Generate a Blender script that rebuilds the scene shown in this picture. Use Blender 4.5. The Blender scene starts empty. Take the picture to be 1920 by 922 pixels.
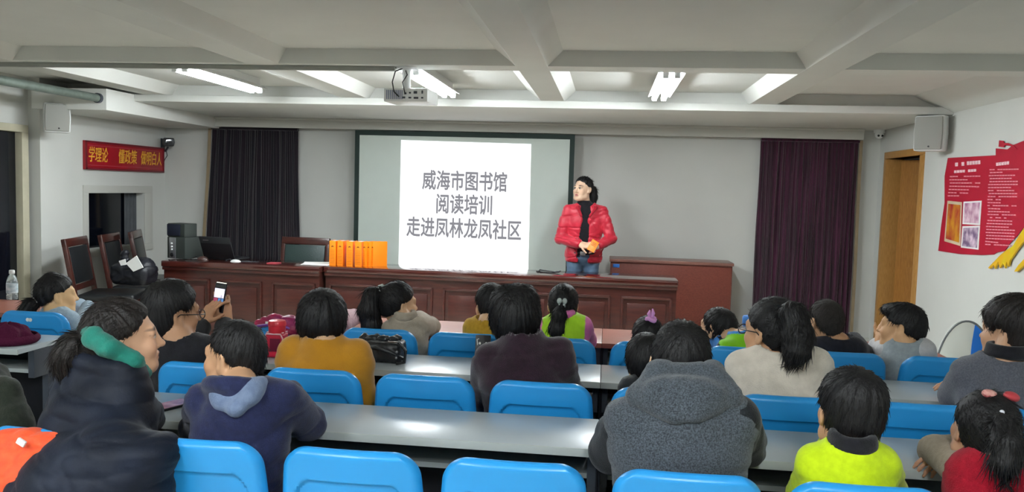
import bpy, bmesh, math, random
import numpy as np
from mathutils import Vector, Matrix

random.seed(7)
SC = bpy.context.scene
COL = SC.collection

# ------------------------------------------------------------------ camera, world, exposure
CAM_H = 1.5
YAW, PITCH, ROLL, FPX = 0.1166, 0.0709, 0.0289, 1500.0
_f = np.array([-math.sin(YAW)*math.cos(PITCH), math.cos(YAW)*math.cos(PITCH), -math.sin(PITCH)])
_r = np.cross(_f, [0, 0, 1.0]); _r /= np.linalg.norm(_r); _u = np.cross(_r, _f)
CR = _r*math.cos(ROLL)+_u*math.sin(ROLL); CU = -_r*math.sin(ROLL)+_u*math.cos(ROLL); CF = _f
cam_data = bpy.data.cameras.new('camera'); cam = bpy.data.objects.new('camera', cam_data); COL.objects.link(cam)
cam_data.sensor_width = 36.0; cam_data.lens = FPX/1920*36; cam_data.clip_start = 0.05
_m = Matrix(((CR[0], CU[0], -CF[0], 0), (CR[1], CU[1], -CF[1], 0), (CR[2], CU[2], -CF[2], CAM_H), (0, 0, 0, 1)))
cam.matrix_world = _m
SC.camera = cam
SC.view_settings.view_transform = 'Standard'; SC.view_settings.look = 'None'
SC.view_settings.gamma = 1.0; SC.view_settings.use_curve_mapping = False
SC.view_settings.exposure = 0.2
TUBE = 105.0           # ceiling tubes
SCREEN_E = 1.3       # glow of the picture panel, standing in for projector light
world = bpy.data.worlds.new('world'); SC.world = world; world.use_nodes = True
world.node_tree.nodes['Background'].inputs[0].default_value = (0.75, 0.85, 1, 1)
world.node_tree.nodes['Background'].inputs[1].default_value = 0.05


def ray(px, py): return CR*(px-960)/FPX - CU*(py-461)/FPX + CF
def aty(px, py, y): d = ray(px, py); return Vector(d*y/d[1]+np.array([0, 0, CAM_H]))
def atz(px, py, z): d = ray(px, py); return Vector(d*(z-CAM_H)/d[2]+np.array([0, 0, CAM_H]))
def atx(px, py, x): d = ray(px, py); return Vector(d*x/d[0]+np.array([0, 0, CAM_H]))

# ------------------------------------------------------------------ materials
def lin(c):
    if isinstance(c, str): c = tuple(int(c[i:i+2], 16)/255 for i in (0, 2, 4))
    return tuple((v/12.92 if v <= 0.04045 else ((v+0.055)/1.055)**2.4) for v in c)+(1.0,)

MATS = {}
def mat(name, col, rough=0.6, spec=0.4, metal=0.0, bump=0.0, bscale=60.0, vary=0.0, vscale=8.0, col2=None, emit=0.0,
        sheen=0.0, stretch=None, attr=None, alpha=1.0, trans=0.0, coat=0.0, detail=4.0):
    if name in MATS: return MATS[name]
    m = bpy.data.materials.new(name); m.use_nodes = True; nt = m.node_tree; b = nt.nodes['Principled BSDF']
    b.inputs['Base Color'].default_value = lin(col); b.inputs['Roughness'].default_value = rough
    b.inputs['Specular IOR Level'].default_value = spec; b.inputs['Metallic'].default_value = metal
    b.inputs['Alpha'].default_value = alpha; b.inputs['Transmission Weight'].default_value = trans
    b.inputs['Coat Weight'].default_value = coat; b.inputs['Coat Roughness'].default_value = 0.12
    if sheen: b.inputs['Sheen Weight'].default_value = sheen; b.inputs['Sheen Roughness'].default_value = 0.5
    L = nt.links.new
    tc = nt.nodes.new('ShaderNodeTexCoord'); mp = nt.nodes.new('ShaderNodeMapping'); L(tc.outputs['Object'], mp.inputs[0])
    if stretch: mp.inputs['Scale'].default_value = stretch
    src = None
    if vary or col2:
        n = nt.nodes.new('ShaderNodeTexNoise'); n.inputs['Scale'].default_value = vscale; n.inputs['Detail'].default_value = detail
        L(mp.outputs[0], n.inputs['Vector'])
        mx = nt.nodes.new('ShaderNodeMix'); mx.data_type = 'RGBA'
        c = lin(col)
        mx.inputs[6].default_value = c if col2 else tuple(max(0, v*(1-vary)) for v in c[:3])+(1,)
        mx.inputs[7].default_value = lin(col2) if col2 else tuple(min(1, v*(1+vary)) for v in c[:3])+(1,)
        rp = nt.nodes.new('ShaderNodeMapRange'); rp.inputs[1].default_value = 0.35; rp.inputs[2].default_value = 0.65
        L(n.outputs[0], rp.inputs[0]); L(rp.outputs[0], mx.inputs[0]); L(mx.outputs[2], b.inputs['Base Color']); src = mx.outputs[2]
    if attr:
        a = nt.nodes.new('ShaderNodeAttribute'); a.attribute_name = attr
        if src:
            mm = nt.nodes.new('ShaderNodeMix'); mm.data_type = 'RGBA'; mm.blend_type = 'MULTIPLY'; mm.inputs[0].default_value = 1
            L(src, mm.inputs[6]); L(a.outputs['Color'], mm.inputs[7]); L(mm.outputs[2], b.inputs['Base Color'])
        else: L(a.outputs['Color'], b.inputs['Base Color'])
    if bump:
        n2 = nt.nodes.new('ShaderNodeTexNoise'); n2.inputs['Scale'].default_value = bscale; n2.inputs['Detail'].default_value = 6
        L(mp.outputs[0], n2.inputs['Vector'])
        bp = nt.nodes.new('ShaderNodeBump'); bp.inputs['Strength'].default_value = bump; bp.inputs['Distance'].default_value = 0.01
        L(n2.outputs[0], bp.inputs['Height']); L(bp.outputs[0], b.inputs['Normal'])
    if emit:
        b.inputs['Emission Color'].default_value = lin(col); b.inputs['Emission Strength'].default_value = emit
    MATS[name] = m
    return m

M_wall = mat('wall_paint', 'c9cac5', 0.75, 0.25, bump=0.05, bscale=180, vary=0.02, vscale=2)
M_ceil = mat('ceiling_paint', 'd3d4cf', 0.8, 0.2, bump=0.04, bscale=120, vary=0.02, vscale=3)
M_trim = mat('trim_paint', 'bdbdb6', 0.6, 0.3)
M_floor = mat('floor_tile', 'c9c4b4', 0.25, 0.5, vary=0.06, vscale=5)
M_tube = mat('tube_glow', 'f4fbff', emit=TUBE)
M_white = mat('white_plastic', 'd6d8d6', 0.4, 0.4, bump=0.02)
M_whitemetal = mat('white_enamel', 'e2e4e2', 0.3, 0.5, vary=0.02)
M_grayspk = mat('speaker_grille', '9a9a94', 0.7, 0.3, bump=0.4, bscale=500)
M_dark = mat('black_plastic', '15161a', 0.4, 0.4, bump=0.05, bscale=300)
M_darkmat = mat('dark_matte', '101218', 0.75, 0.2, bump=0.05, bscale=90)
M_glassdark = mat('dark_glass', '0b0e16', 0.08, 0.6, vary=0.2, vscale=2)
M_steel = mat('brushed_steel', 'a8aaad', 0.3, 0.5, metal=0.9, bump=0.05, stretch=(1, 30, 1))
M_darksteel = mat('dark_painted_steel', '3a3f47', 0.45, 0.4, bump=0.05)
M_galv = mat('galvanised_pipe', '6f7a72', 0.45, 0.5, metal=0.4, vary=0.15, vscale=20, bump=0.1)
M_mahog = mat('mahogany', '361612', 0.28, 0.5, col2='462019', vscale=6, stretch=(1, 8, 8), bump=0.04, coat=0.35)
M_mahogtop = mat('mahogany_top', '3b1612', 0.10, 0.6, col2='46201a', vscale=5, stretch=(1, 10, 10), coat=1.0)
M_cab = mat('redwood_cabinet', '5e2a1f', 0.4, 0.4, col2='70362a', vscale=25, stretch=(3, 1, 10), bump=0.05)
M_cabtop = mat('redwood_cabinet_top', '7a5248', 0.3, 0.5, vary=0.1)
M_redtop = mat('redbrown_laminate', '8f5647', 0.35, 0.45, col2='9c6453', vscale=9, stretch=(1, 12, 12))
M_graytop = mat('grey_laminate', 'b4bdc2', 0.28, 0.5, vary=0.03, vscale=4, bump=0.01, bscale=300)
M_edge = mat('pale_edge_band', 'b4bab6', 0.45, 0.4, vary=0.03)
M_shelf = mat('grey_shelf', 'a2a7a4', 0.5, 0.4, vary=0.05, vscale=6)
M_blue = mat('blue_polypropylene', '2590d4', 0.32, 0.5, vary=0.05, vscale=3, bump=0.02, bscale=400)
M_leather = mat('black_leather', '16191c', 0.35, 0.5, bump=0.25, bscale=140)
M_leathergrn = mat('dark_green_leather', '2b3c3a', 0.35, 0.5, bump=0.2, bscale=140)
M_doorwood = mat('oak_veneer', 'a87436', 0.45, 0.4, col2='8e5f28', vscale=14, stretch=(14, 14, 1), bump=0.05)
M_doorframe = mat('oak_frame', 'b98a4e', 0.45, 0.4, col2='a5773d', vscale=14, stretch=(14, 14, 1.2))
M_red = mat('red_lacquer', '97121f', 0.35, 0.5, vary=0.06)
M_reddk = mat('dark_red_frame', '6d1120', 0.4, 0.5, vary=0.05)
M_gold = mat('gold_paint', 'e0aa36', 0.4, 0.5, vary=0.1, vscale=30)
M_poster = mat('poster_red', 'ad1530', 0.45, 0.4, vary=0.05, vscale=5)
M_postertext = mat('poster_text', 'd98a94', 0.5, 0.3, vary=0.1, vscale=200)
M_postertitle = mat('poster_title', 'e3c2c6', 0.5, 0.3, vary=0.25, vscale=160)
M_paper = mat('white_paper', 'e4e4e2', 0.6, 0.3, vary=0.02)
M_yellow = mat('yellow_board', 'd9bd1c', 0.45, 0.4, col2='e0a91d', vscale=12)
M_screen = mat('screen_fabric', 'c3ccc5', 0.85, 0.2, vary=0.01)
M_screenframe = mat('screen_border', '20302c', 0.6, 0.3, bump=0.02)
M_orange = mat('orange_cover', 'fc8a14', 0.4, 0.4, vary=0.05)
M_orangetxt = mat('orange_cover_print', 'b7560c', 0.5, 0.3, vary=0.1)

def emission_mat(name, col, s):
    m = bpy.data.materials.new(name); m.use_nodes = True; nt = m.node_tree; nt.nodes.clear()
    o = nt.nodes.new('ShaderNodeOutputMaterial'); e = nt.nodes.new('ShaderNodeEmission')
    e.inputs[0].default_value = lin(col); e.inputs[1].default_value = s; nt.links.new(e.outputs[0], o.inputs[0])
    return m
def translucent_mat(name, col):
    m = bpy.data.materials.new(name); m.use_nodes = True; nt = m.node_tree; nt.nodes.clear()
    o = nt.nodes.new('ShaderNodeOutputMaterial'); d = nt.nodes.new('ShaderNodeBsdfDiffuse'); t = nt.nodes.new('ShaderNodeBsdfTranslucent'); x = nt.nodes.new('ShaderNodeMixShader'); x.inputs[0].default_value = .6
    d.inputs[0].default_value = lin(col); t.inputs[0].default_value = lin(col); nt.links.new(d.outputs[0], x.inputs[1]); nt.links.new(t.outputs[0], x.inputs[2]); nt.links.new(x.outputs[0], o.inputs[0])
    return m
M_proj = emission_mat('picture_glow', 'fbfdff', SCREEN_E)  # emissive panel and text glow in place of projector light on the fabric
M_projtxt = emission_mat('caption_glow', '87878d', 1.0)

def curtain_mat():
    m = mat('plum_velvet', '22101a', 0.85, 0.15, sheen=0.45, col2='451a33', vscale=3.0, stretch=(9, 1, 0.5), bump=0.1, bscale=200)
    return m
M_curtain = curtain_mat()
M_curtainl = mat('blue_black_velvet', '15151c', 0.85, 0.15, sheen=0.35, col2='20161e', vscale=3.0, stretch=(9, 1, 0.5), bump=0.1, bscale=200)
M_lining = mat('beige_lining', '8f7f66', 0.8, 0.2, vary=0.1)

# ------------------------------------------------------------------ object helpers
def tag(o, label=None, cat=None, group=None, kind=None):
    if label: o['label'] = label
    if cat: o['category'] = cat
    if group: o['group'] = group
    if kind: o['kind'] = kind
    return o

def link(o, parent=None):
    COL.objects.link(o)
    if parent is not None: o.parent = parent
    return o

def thing(name, label, cat, loc=(0, 0, 0), rz=0.0, group=None):
    o = bpy.data.objects.new(name, None); o.empty_display_size = 0.1
    o.location = loc; o.rotation_euler = (0, 0, rz); link(o)
    return tag(o, label, cat, group)

def copy_tree(o, parent=None):
    c = o.copy(); COL.objects.link(c)
    if parent is not None:
        c.parent = parent; c.matrix_parent_inverse = o.matrix_parent_inverse.copy()
    for ch in o.children: copy_tree(ch, c)
    return c

class MB:
    """collects shapes into one mesh"""
    def __init__(s): s.v = []; s.f = []; s.mi = []; s.sm = []
    def add(s, vs, fs, mi=0, smooth=False):
        k = len(s.v); s.v += [tuple(v) for v in vs]
        for f in fs: s.f.append(tuple(i+k for i in f)); s.mi.append(mi); s.sm.append(smooth)
        return s
    def bm(s, b, mi=0, smooth=False):
        b.verts.index_update()
        s.add([v.co[:] for v in b.verts], [[v.index for v in f.verts] for f in b.faces], mi, smooth); b.free(); return s
    def box(s, x0, x1, y0, y1, z0, z1, bev=0.0, mi=0, seg=2, M=None):
        b = bmesh.new()
        vs = [b.verts.new(p) for p in ((x0, y0, z0), (x1, y0, z0), (x1, y1, z0), (x0, y1, z0), (x0, y0, z1), (x1, y0, z1), (x1, y1, z1), (x0, y1, z1))]
        for q in ((0, 3, 2, 1), (4, 5, 6, 7), (0, 1, 5, 4), (1, 2, 6, 5), (2, 3, 7, 6), (3, 0, 4, 7)): b.faces.new([vs[i] for i in q])
        if bev: bmesh.ops.bevel(b, geom=b.edges[:], offset=bev, segments=seg, profile=0.6, affect='EDGES', clamp_overlap=True)
        if M is not None: bmesh.ops.transform(b, matrix=M, verts=b.verts)
        return s.bm(b, mi, bool(bev))
    def prism(s, pts, a, b_, axis='y', mi=0, bev=0.0, M=None):
        """polygon of 2-D points extruded along an axis from a to b_"""
        def P(p, t):
            return {'y': (p[0], t, p[1]), 'x': (t, p[0], p[1]), 'z': (p[0], p[1], t)}[axis]
        b = bmesh.new(); n = len(pts)
        A = [b.verts.new(P(p, a)) for p in pts]; B = [b.verts.new(P(p, b_)) for p in pts]
        b.faces.new(A); b.faces.new(B[::-1])
        for i in range(n): b.faces.new((A[i], B[i], B[(i+1) % n], A[(i+1) % n]))
        bmesh.ops.recalc_face_normals(b, faces=b.faces)
        if bev: bmesh.ops.bevel(b, geom=b.edges[:], offset=bev, segments=2, profile=0.6, affect='EDGES', clamp_overlap=True)
        bmesh.ops.triangulate(b, faces=[f for f in b.faces if len(f.verts) > 4])
        if M is not None: bmesh.ops.transform(b, matrix=M, verts=b.verts)
        return s.bm(b, mi, bool(bev))
    def tube(s, pts, r, n=10, mi=0, cap=True, closed=False):
        P = [Vector(p) for p in pts]; R = r if isinstance(r, (list, tuple)) else [r]*len(P); rings = []
        up = Vector((0, 0, 1)); vs = []; fs = []; N = len(P); prev = None
        for i, p in enumerate(P):
            if closed: t = (P[(i+1) % N]-P[i-1])
            else: t = P[min(i+1, N-1)]-P[max(i-1, 0)]
            t.normalize()
            if prev is None:
                a = t.cross(up) if abs(t.z) < 0.95 else t.cross(Vector((1, 0, 0)))
            else: a = prev-t*prev.dot(t)
            a.normalize(); prev = a; b = t.cross(a)
            for k in range(n):
                th = 2*math.pi*k/n; vs.append(p+(a*math.cos(th)+b*math.sin(th))*R[i])
        for i in range(N if closed else N-1):
            j = (i+1) % N
            for k in range(n): fs.append((i*n+k, i*n+(k+1) % n, j*n+(k+1) % n, j*n+k))
        if cap and not closed: fs.append(tuple(range(n))[::-1]); fs.append(tuple((N-1)*n+k for k in range(n)))
        return s.add(vs, fs, mi, True)
    def lathe(s, prof, n=24, c=(0, 0, 0), mi=0, M=None):
        vs = []; fs = []
        for (r, z) in prof:
            for k in range(n):
                th = 2*math.pi*k/n; v = Vector((c[0]+r*math.cos(th), c[1]+r*math.sin(th), c[2]+z))
                vs.append(M @ v if M is not None else v)
        for i in range(len(prof)-1):
            for k in range(n): fs.append((i*n+k, i*n+(k+1) % n, (i+1)*n+(k+1) % n, (i+1)*n+k))
        fs.append(tuple(range(n))[::-1]); fs.append(tuple((len(prof)-1)*n+k for k in range(n)))
        return s.add(vs, fs, mi, True)
    def ball(s, c, rx, ry=None, rz=None, mi=0, n=16, M=None):
        ry = rx if ry is None else ry; rz = rx if rz is None else rz
        b = bmesh.new(); bmesh.ops.create_uvsphere(b, u_segments=n, v_segments=max(8, n*2//3), radius=1)
        T = Matrix.Translation(c) @ (M if M is not None else Matrix()) @ Matrix.Diagonal((rx, ry, rz, 1))
        bmesh.ops.transform(b, matrix=T, verts=b.verts); return s.bm(b, mi, True)
    def grid(s, fn, nu, nv, mi=0, thick=0.0, smooth=True):
        """fn(u,v)->point ; optional thickness along the normal (closed sheet)"""
        P = np.array([[fn(i/nu, j/nv) for i in range(nu+1)] for j in range(nv+1)], float)
        if not thick:
            vs = P.reshape(-1, 3); W = nu+1
            return s.add(vs, [(j*W+i, j*W+i+1, (j+1)*W+i+1, (j+1)*W+i) for j in range(nv) for i in range(nu)], mi, smooth)
        du = np.gradient(P, axis=1); dv = np.gradient(P, axis=0); N = np.cross(du, dv); N /= np.linalg.norm(N, axis=2, keepdims=True)+1e-12
        Q = P+N*thick; W = nu+1; K = W*(nv+1)
        fs = []
        for j in range(nv):
            for i in range(nu):
                a = j*W+i; fs.append((a, a+W, a+W+1, a+1)); fs.append((K+a, K+a+1, K+a+W+1, K+a+W))
        rim = [i for i in range(W)]+[j*W+nu for j in range(1, nv+1)]+[nv*W+i for i in range(nu-1, -1, -1)]+[j*W for j in range(nv-1, 0, -1)]
        for a, b in zip(rim, rim[1:]+rim[:1]): fs.append((a, b, K+b, K+a))
        return s.add(np.concatenate([P.reshape(-1, 3), Q.reshape(-1, 3)]), fs, mi, smooth)
    def build(s, name, mats, parent=None, rel=None):
        me = bpy.data.meshes.new(name)
        vs = s.v if rel is None else [(v[0]-rel[0], v[1]-rel[1], v[2]-rel[2]) for v in s.v]
        me.from_pydata(vs, [], s.f)
        for m in (mats if isinstance(mats, (list, tuple)) else [mats]): me.materials.append(m)
        me.polygons.foreach_set('material_index', s.mi); me.polygons.foreach_set('use_smooth', s.sm)
        me.update(); o = bpy.data.objects.new(name, me); link(o, parent)
        if any(s.sm):
            try: me.set_sharp_from_angle(angle=math.radians(38))
            except Exception: pass
        return o

def P2(o): return o.location   # base of a thing
def part(mb, name, m, root): return mb.build(name, m, root, rel=root.location)
def struct(name, mb, m):
    o = mb.build(name, m); o['kind'] = 'structure'; return o

# ------------------------------------------------------------------ the room
XL, XR, YF, YB = -4.94, 2.713, 8.5, -2.6
ZC, ZB, ZS = 2.346, 2.25, 2.19       # ceiling, beam underside, soffit underside
XD = -5.05                           # door plane on the left
struct('floor', MB().box(-6.2, 3.2, YB-0.1, YF+0.2, -0.1, 0), M_floor)
struct('ceiling', MB().box(-6.2, 3.2, YB-0.1, YF+0.2, ZC, ZC+0.1), M_ceil)
struct('wall_front', MB().box(-5.2, 3.0, YF, YF+0.12, 0, ZC), M_wall)
struct('wall_back', MB().box(-6.2, 3.0, YB-0.12, YB, 0, ZC), M_wall)
# left wall: solid part with the control-room window, then the recessed door bay
wy0, wy1, wz0, wz1 = 7.14, 8.08, 0.80, 1.345
mb = MB()
mb.box(XL-0.14, XL, 6.5, wy0, 0, ZC); mb.box(XL-0.14, XL, wy1, YF, 0, ZC)
mb.box(XL-0.14, XL, wy0, wy1, 0, wz0); mb.box(XL-0.14, XL, wy0, wy1, wz1, ZC)
mb.box(XD-0.1, XD, YB, 4.6, 0, ZC); mb.box(XD-0.1, XD, 4.6, 6.5, 1.93, ZC)
struct('wall_left', mb, M_wall)
mb = MB()
dy0, dy1 = 7.39, 8.24                # right-hand door opening
mb.box(XR, XR+0.14, YB, dy0, 0, ZC); mb.box(XR, XR+0.14, dy1, YF, 0, ZC); mb.box(XR, XR+0.14, dy0, dy1, 1.90, ZC)
mb.box(XR+0.14, XR+0.9, YB, YF, 0, 0.01); mb.box(XR+0.9, XR+1.0, YB, YF, 0, ZC); mb.box(XR+0.14, XR+0.9, dy1+0.3, dy1+0.4, 0, ZC)
mb.box(XR+0.14, XR+0.9, dy0-0.4, dy0-0.3, 0, ZC)
struct('wall_right', mb, M_wall)
# longitudinal beams (trapezoid), cross beams, soffit
mb = MB()
def ybeam(xt0, xb0, xb1, xt1, y0, y1): mb.prism([(xt0, ZC+.01), (xb0, ZB), (xb1, ZB), (xt1, ZC+.01)], y0, y1, 'y')
bays = [(YB, 6.87)]
ybeam(-2.66, -2.32, -2.10, -2.04, YB, 6.87); ybeam(-0.72, -0.585, -0.39, -0.29, YB, 6.87)
ybeam(1.06, 1.13, 1.345, 1.51, YB, 6.87); ybeam(-4.4, -4.15, -3.93, -3.85, YB, 6.87)
for y0 in (4.92, 3.0, 1.05, -0.9): mb.box(-5.1, XR, y0, y0+0.2, ZB+0.001, ZC+0.01)
mb.prism([(2.40, ZC+.01), (XR+.02, 2.20), (XR+.02, ZC+.01)], YB, 6.87, 'y')
mb.box(-5.1, XR, 6.87, YF, ZB, ZC+0.01)
mb.box(-5.0, XR, 6.80, YF, ZS, ZB+0.002, bev=0.008)
mb.box(XL, -4.25, 6.40, YF, 2.07, ZS+.06, .004)
struct('trim_1', mb, M_ceil)
# valance boxing along the front wall
vx0, vx1 = -4.25, 2.49
mb = MB(); mb.box(vx0, vx1, 8.30, 8.335, 2.085, ZS); mb.box(vx0, vx1, 8.27, 8.30, 2.165, ZS, bev=0.006)
mb.box(vx0, vx0+.02, 8.335, YF, 2.085, ZS); mb.box(vx1-.02, vx1, 8.335, YF, 2.085, ZS)
struct('trim_2', mb, M_trim)
struct('baseboard_front', MB().box(XL, XR, YF-0.012, YF, 0, 0.09), M_trim)
struct('baseboard_right', MB().box(XR-0.012, XR, YB, dy0-.07, 0, 0.09), M_trim)

# control-room window in the left wall
def window_obj():
    mb = MB(); e = 0.075
    
    mb.box(XL-.003, XL+.014, wy0-e, wy0, wz0, wz1, .004); mb.box(XL-.003, XL+.014, wy1, wy1+e*1.9, wz0, wz1, .004)
    mb.box(XL-.003, XL+.014, wy0-e, wy1+e*1.9, wz1, wz1+e, .004); mb.box(XL-.003, XL+.02, wy0-e, wy1+e*1.9, wz0-.07, wz0, .004)
    o = mb.build('window_1', M_trim); o['kind'] = 'structure'
    g = MB(); g.box(XL-.125, XL-.115, wy0, wy1, wz0, wz1); g.build('glass', M_glassdark, o)
    c = MB(); c.grid(lambda u, v: (XL-.10+.012*math.sin(u*20), wy1-.20+u*.2, wz0+v*(wz1-wz0)), 40, 2, thick=.004); c.build('blind', mat('grey_blind', '4a4d50', .8, .2, vary=.1), o)
window_obj()

# recessed glazed door at the far left
mb = MB()
mb.box(XD-.04, XD+.05, 6.36, 6.44, 0, 1.865, .006); mb.box(XD-.04, XD+.05, 4.6, 6.44, 1.865, 1.93, .006); mb.box(XD-.04, XD+.05, 4.6, 4.68, 0, 1.865, .006)
o = mb.build('door_1', mat('cream_frame', 'b3ae98', .5, .3, vary=.05)); o['kind'] = 'structure'
MB().box(XD-.03, XD-.015, 4.68, 6.36, 0, 1.865).build('pane', M_glassdark, o)
g = MB(); g.box(XD-.012, XD-.004, 5.35, 6.14, .62, 1.14, .004); g.build('grey_rectangle', mat('door_grey', '4d5558', .6, .3, vary=.12, vscale=25), o)  # flat grey rectangle on the door glass
g = MB(); g.box(XD-.012, XD-.002, 5.2, 6.36, .0, .52, .004); g.build('lower_panel', M_darkmat, o)

# right-hand doorway with its leaf standing ajar
mb = MB()
mb.box(XR-.02, XR+.15, dy1-.005, dy1+.065, 0, 1.90, .006); mb.box(XR-.02, XR+.15, dy0-.065, dy0+.005, 0, 1.90, .006)
mb.box(XR-.02, XR+.15, dy0-.065, dy1+.065, 1.90, 1.965, .006)
o = mb.build('door_2', M_doorframe); o['kind'] = 'structure'
T = Matrix.Translation((XR+.12, dy1-.01, 0)) @ Matrix.Rotation(math.radians(38), 4, 'Z')
lf = MB(); lf.box(0, .04, -.80, 0, 0.01, 1.89, .004, M=T)
for z0, z1 in ((.15, .85), (1.0, 1.75)): lf.box(-.006, 0.0, -.68, -.12, z0, z1, .004, M=T)
leaf = lf.build('leaf', M_doorwood, o)
h = MB(); h.tube([T @ Vector((-.04, -.72, 1.0)), T @ Vector((-.05, -.72, 1.0)), T @ Vector((-.05, -.62, 1.0))], .009); h.lathe([(.022, 0), (.022, .008)], M=T @ Matrix.Translation((-.0, -.72, 1.0)) @ Matrix.Rotation(-math.pi/2, 4, 'Y'))
h.tube([T @ Vector((0.0, -.72, 1.0)), T @ Vector((-.045, -.72, 1.0))], .008)
h.build('handle', M_steel, leaf)
# ------------------------------------------------------------------ curtains, screen, wall fittings
def curtain(name, label, TL, TR, BL, BR, m, Y=8.42):
    a, b, c, d = aty(*TL, Y), aty(*TR, Y), aty(*BL, Y), aty(*BR, Y)
    zt = 2.09; zb = 0.03
    def xs(p, q, z):   # x on the line p(top)->q(lower) at height z
        t = (p.z-z)/(p.z-q.z); return p.x+(q.x-p.x)*t
    root = thing(name, label, 'curtain', ((a.x+b.x)/2, Y, 0.0), group='stage curtains')
    n = 34
    ph = [random.uniform(0, 6.28) for _ in range(4)]
    def fn(u, v):
        z = zt+(zb-zt)*v; x0, x1 = xs(a, c, z), xs(b, d, z)
        w = (math.sin(u*n*math.pi+2.2*math.sin(u*9+ph[0])+1.4*math.sin(u*23+ph[3]))*.7+.45*math.sin(u*n*2.3*math.pi+ph[1]*2+2*math.sin(u*13)))*0.016*(0.55+0.45*v)+0.012*math.sin(u*17+ph[1]+v*1.5)+.006*math.sin(u*71+ph[2])
        return (x0+(x1-x0)*(u+0.004*math.sin(v*9+u*40)), Y+w, z)
    f = MB(); f.grid(fn, 260, 14, thick=0.004); part(f, 'drape', m, root)
    h = MB(); h.box(a.x, b.x, Y-.028, Y+.028, zt-.03, zt, .006); part(h, 'heading', m, root)
    return root, xs, a, b, c, d
r1 = curtain('curtain', 'dark blue-black pleated curtain left of the projection screen', (397, 238), (559, 243), (384, 490), (561, 490), M_curtainl)
f = MB(); f.grid(lambda u, v: (r1[1](r1[2], r1[4], 2.085-2.0*v)-.035+.035*u, 8.41+.01*math.sin(v*7), 2.085-2.0*v), 4, 12, thick=.004); part(f, 'lining', M_lining, r1[0])
r2 = curtain('curtain', 'dark plum pleated curtain at the right beside the open doorway', (1427, 262), (1611, 266), (1409, 590), (1592, 625), M_curtain)
f = MB(); f.grid(lambda u, v: (r2[1](r2[3], r2[5], 2.085-2.0*v)+.005+.03*u, 8.41+.01*math.sin(v*7), 2.085-2.0*v), 4, 12, thick=.004); part(f, 'lining', M_lining, r2[0])

def cjk(body, size, parent, name, m, place, sx=1.0, ext=0.001, align='CENTER', italic=0.0, spacing=1.0, bold=0.0, fat=0.0):
    cu = bpy.data.curves.new(name, 'FONT'); cu.body = body; cu.size = size; cu.extrude = ext; cu.align_x = align; cu.align_y = 'CENTER'
    cu.space_character = spacing; cu.shear = italic; cu.offset = bold; cu.resolution_u = 3
    t = bpy.data.objects.new(name, cu); COL.objects.link(t); bpy.context.view_layer.update()
    me = bpy.data.meshes.new_from_object(t.evaluated_get(bpy.context.evaluated_depsgraph_get())); bpy.data.objects.remove(t)
    if fat:
        b = bmesh.new()
        for ci, (dx, dy) in enumerate(((0, 0), (fat, 0), (-fat, 0), (0, fat), (0, -fat), (fat*.7, fat*.7), (-fat*.7, -fat*.7), (fat*.7, -fat*.7), (-fat*.7, fat*.7))):
            m2 = me.copy(); m2.transform(Matrix.Translation((dx, dy, .00012*ci))); b.from_mesh(m2); bpy.data.meshes.remove(m2)
        b.to_mesh(me); b.free()
    me.transform(place @ Matrix.Diagonal((sx, 1, 1, 1))); me.materials.clear(); me.materials.append(m)
    o = bpy.data.objects.new(name, me); link(o, parent); return o

# projection screen
YS = 8.28
tl, tr = aty(666, 247, YS), aty(1078, 259, YS)
sx0, sx1, sz1 = tl.x, tr.x, 2.075; sz0 = 0.50
root = thing('projection_screen', 'pull-down projection screen with black border showing grey Chinese title text', 'screen', ((sx0+sx1)/2, YS, sz0))
mb = MB(); mb.box(sx0+.05, sx1-.05, YS, YS+.006, sz0+.05, sz1-.05); part(mb, 'fabric', M_screen, root)
mb = MB(); bw = .05
mb.box(sx0, sx0+bw, YS-.002, YS+.008, sz0, sz1); mb.box(sx1-bw, sx1, YS-.002, YS+.008, sz0, sz1)
mb.box(sx0+bw, sx1-bw, YS-.002, YS+.008, sz1-bw, sz1); mb.box(sx0+bw, sx1-bw, YS-.002, YS+.008, sz0, sz0+bw); part(mb, 'border', M_screenframe, root)
mb = MB(); mb.tube([(sx0-.01, YS+.005, sz0-.012), (sx1+.01, YS+.005, sz0-.012)], .014); part(mb, 'weight_bar', M_dark, root)
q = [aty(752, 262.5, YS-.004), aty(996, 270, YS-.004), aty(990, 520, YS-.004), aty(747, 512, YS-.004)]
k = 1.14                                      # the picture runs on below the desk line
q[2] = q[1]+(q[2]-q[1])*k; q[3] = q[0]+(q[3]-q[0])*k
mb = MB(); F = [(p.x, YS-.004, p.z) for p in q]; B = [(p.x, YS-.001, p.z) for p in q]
mb.add(F+B, [(3, 2, 1, 0), (4, 5, 6, 7), (0, 1, 5, 4), (1, 2, 6, 5), (2, 3, 7, 6), (3, 0, 4, 7)]); pic = part(mb, 'glowing_picture', M_proj, root)
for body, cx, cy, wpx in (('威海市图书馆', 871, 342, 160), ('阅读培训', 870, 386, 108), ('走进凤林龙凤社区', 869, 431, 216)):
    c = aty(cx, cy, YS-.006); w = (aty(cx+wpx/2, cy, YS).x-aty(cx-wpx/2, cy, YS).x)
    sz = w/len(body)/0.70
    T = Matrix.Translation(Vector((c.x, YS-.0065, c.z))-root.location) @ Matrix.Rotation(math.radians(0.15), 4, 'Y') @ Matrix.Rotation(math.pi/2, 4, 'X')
    cjk(body, sz, pic, 'caption', M_projtxt, T, sx=0.70, fat=0.0048)

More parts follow.
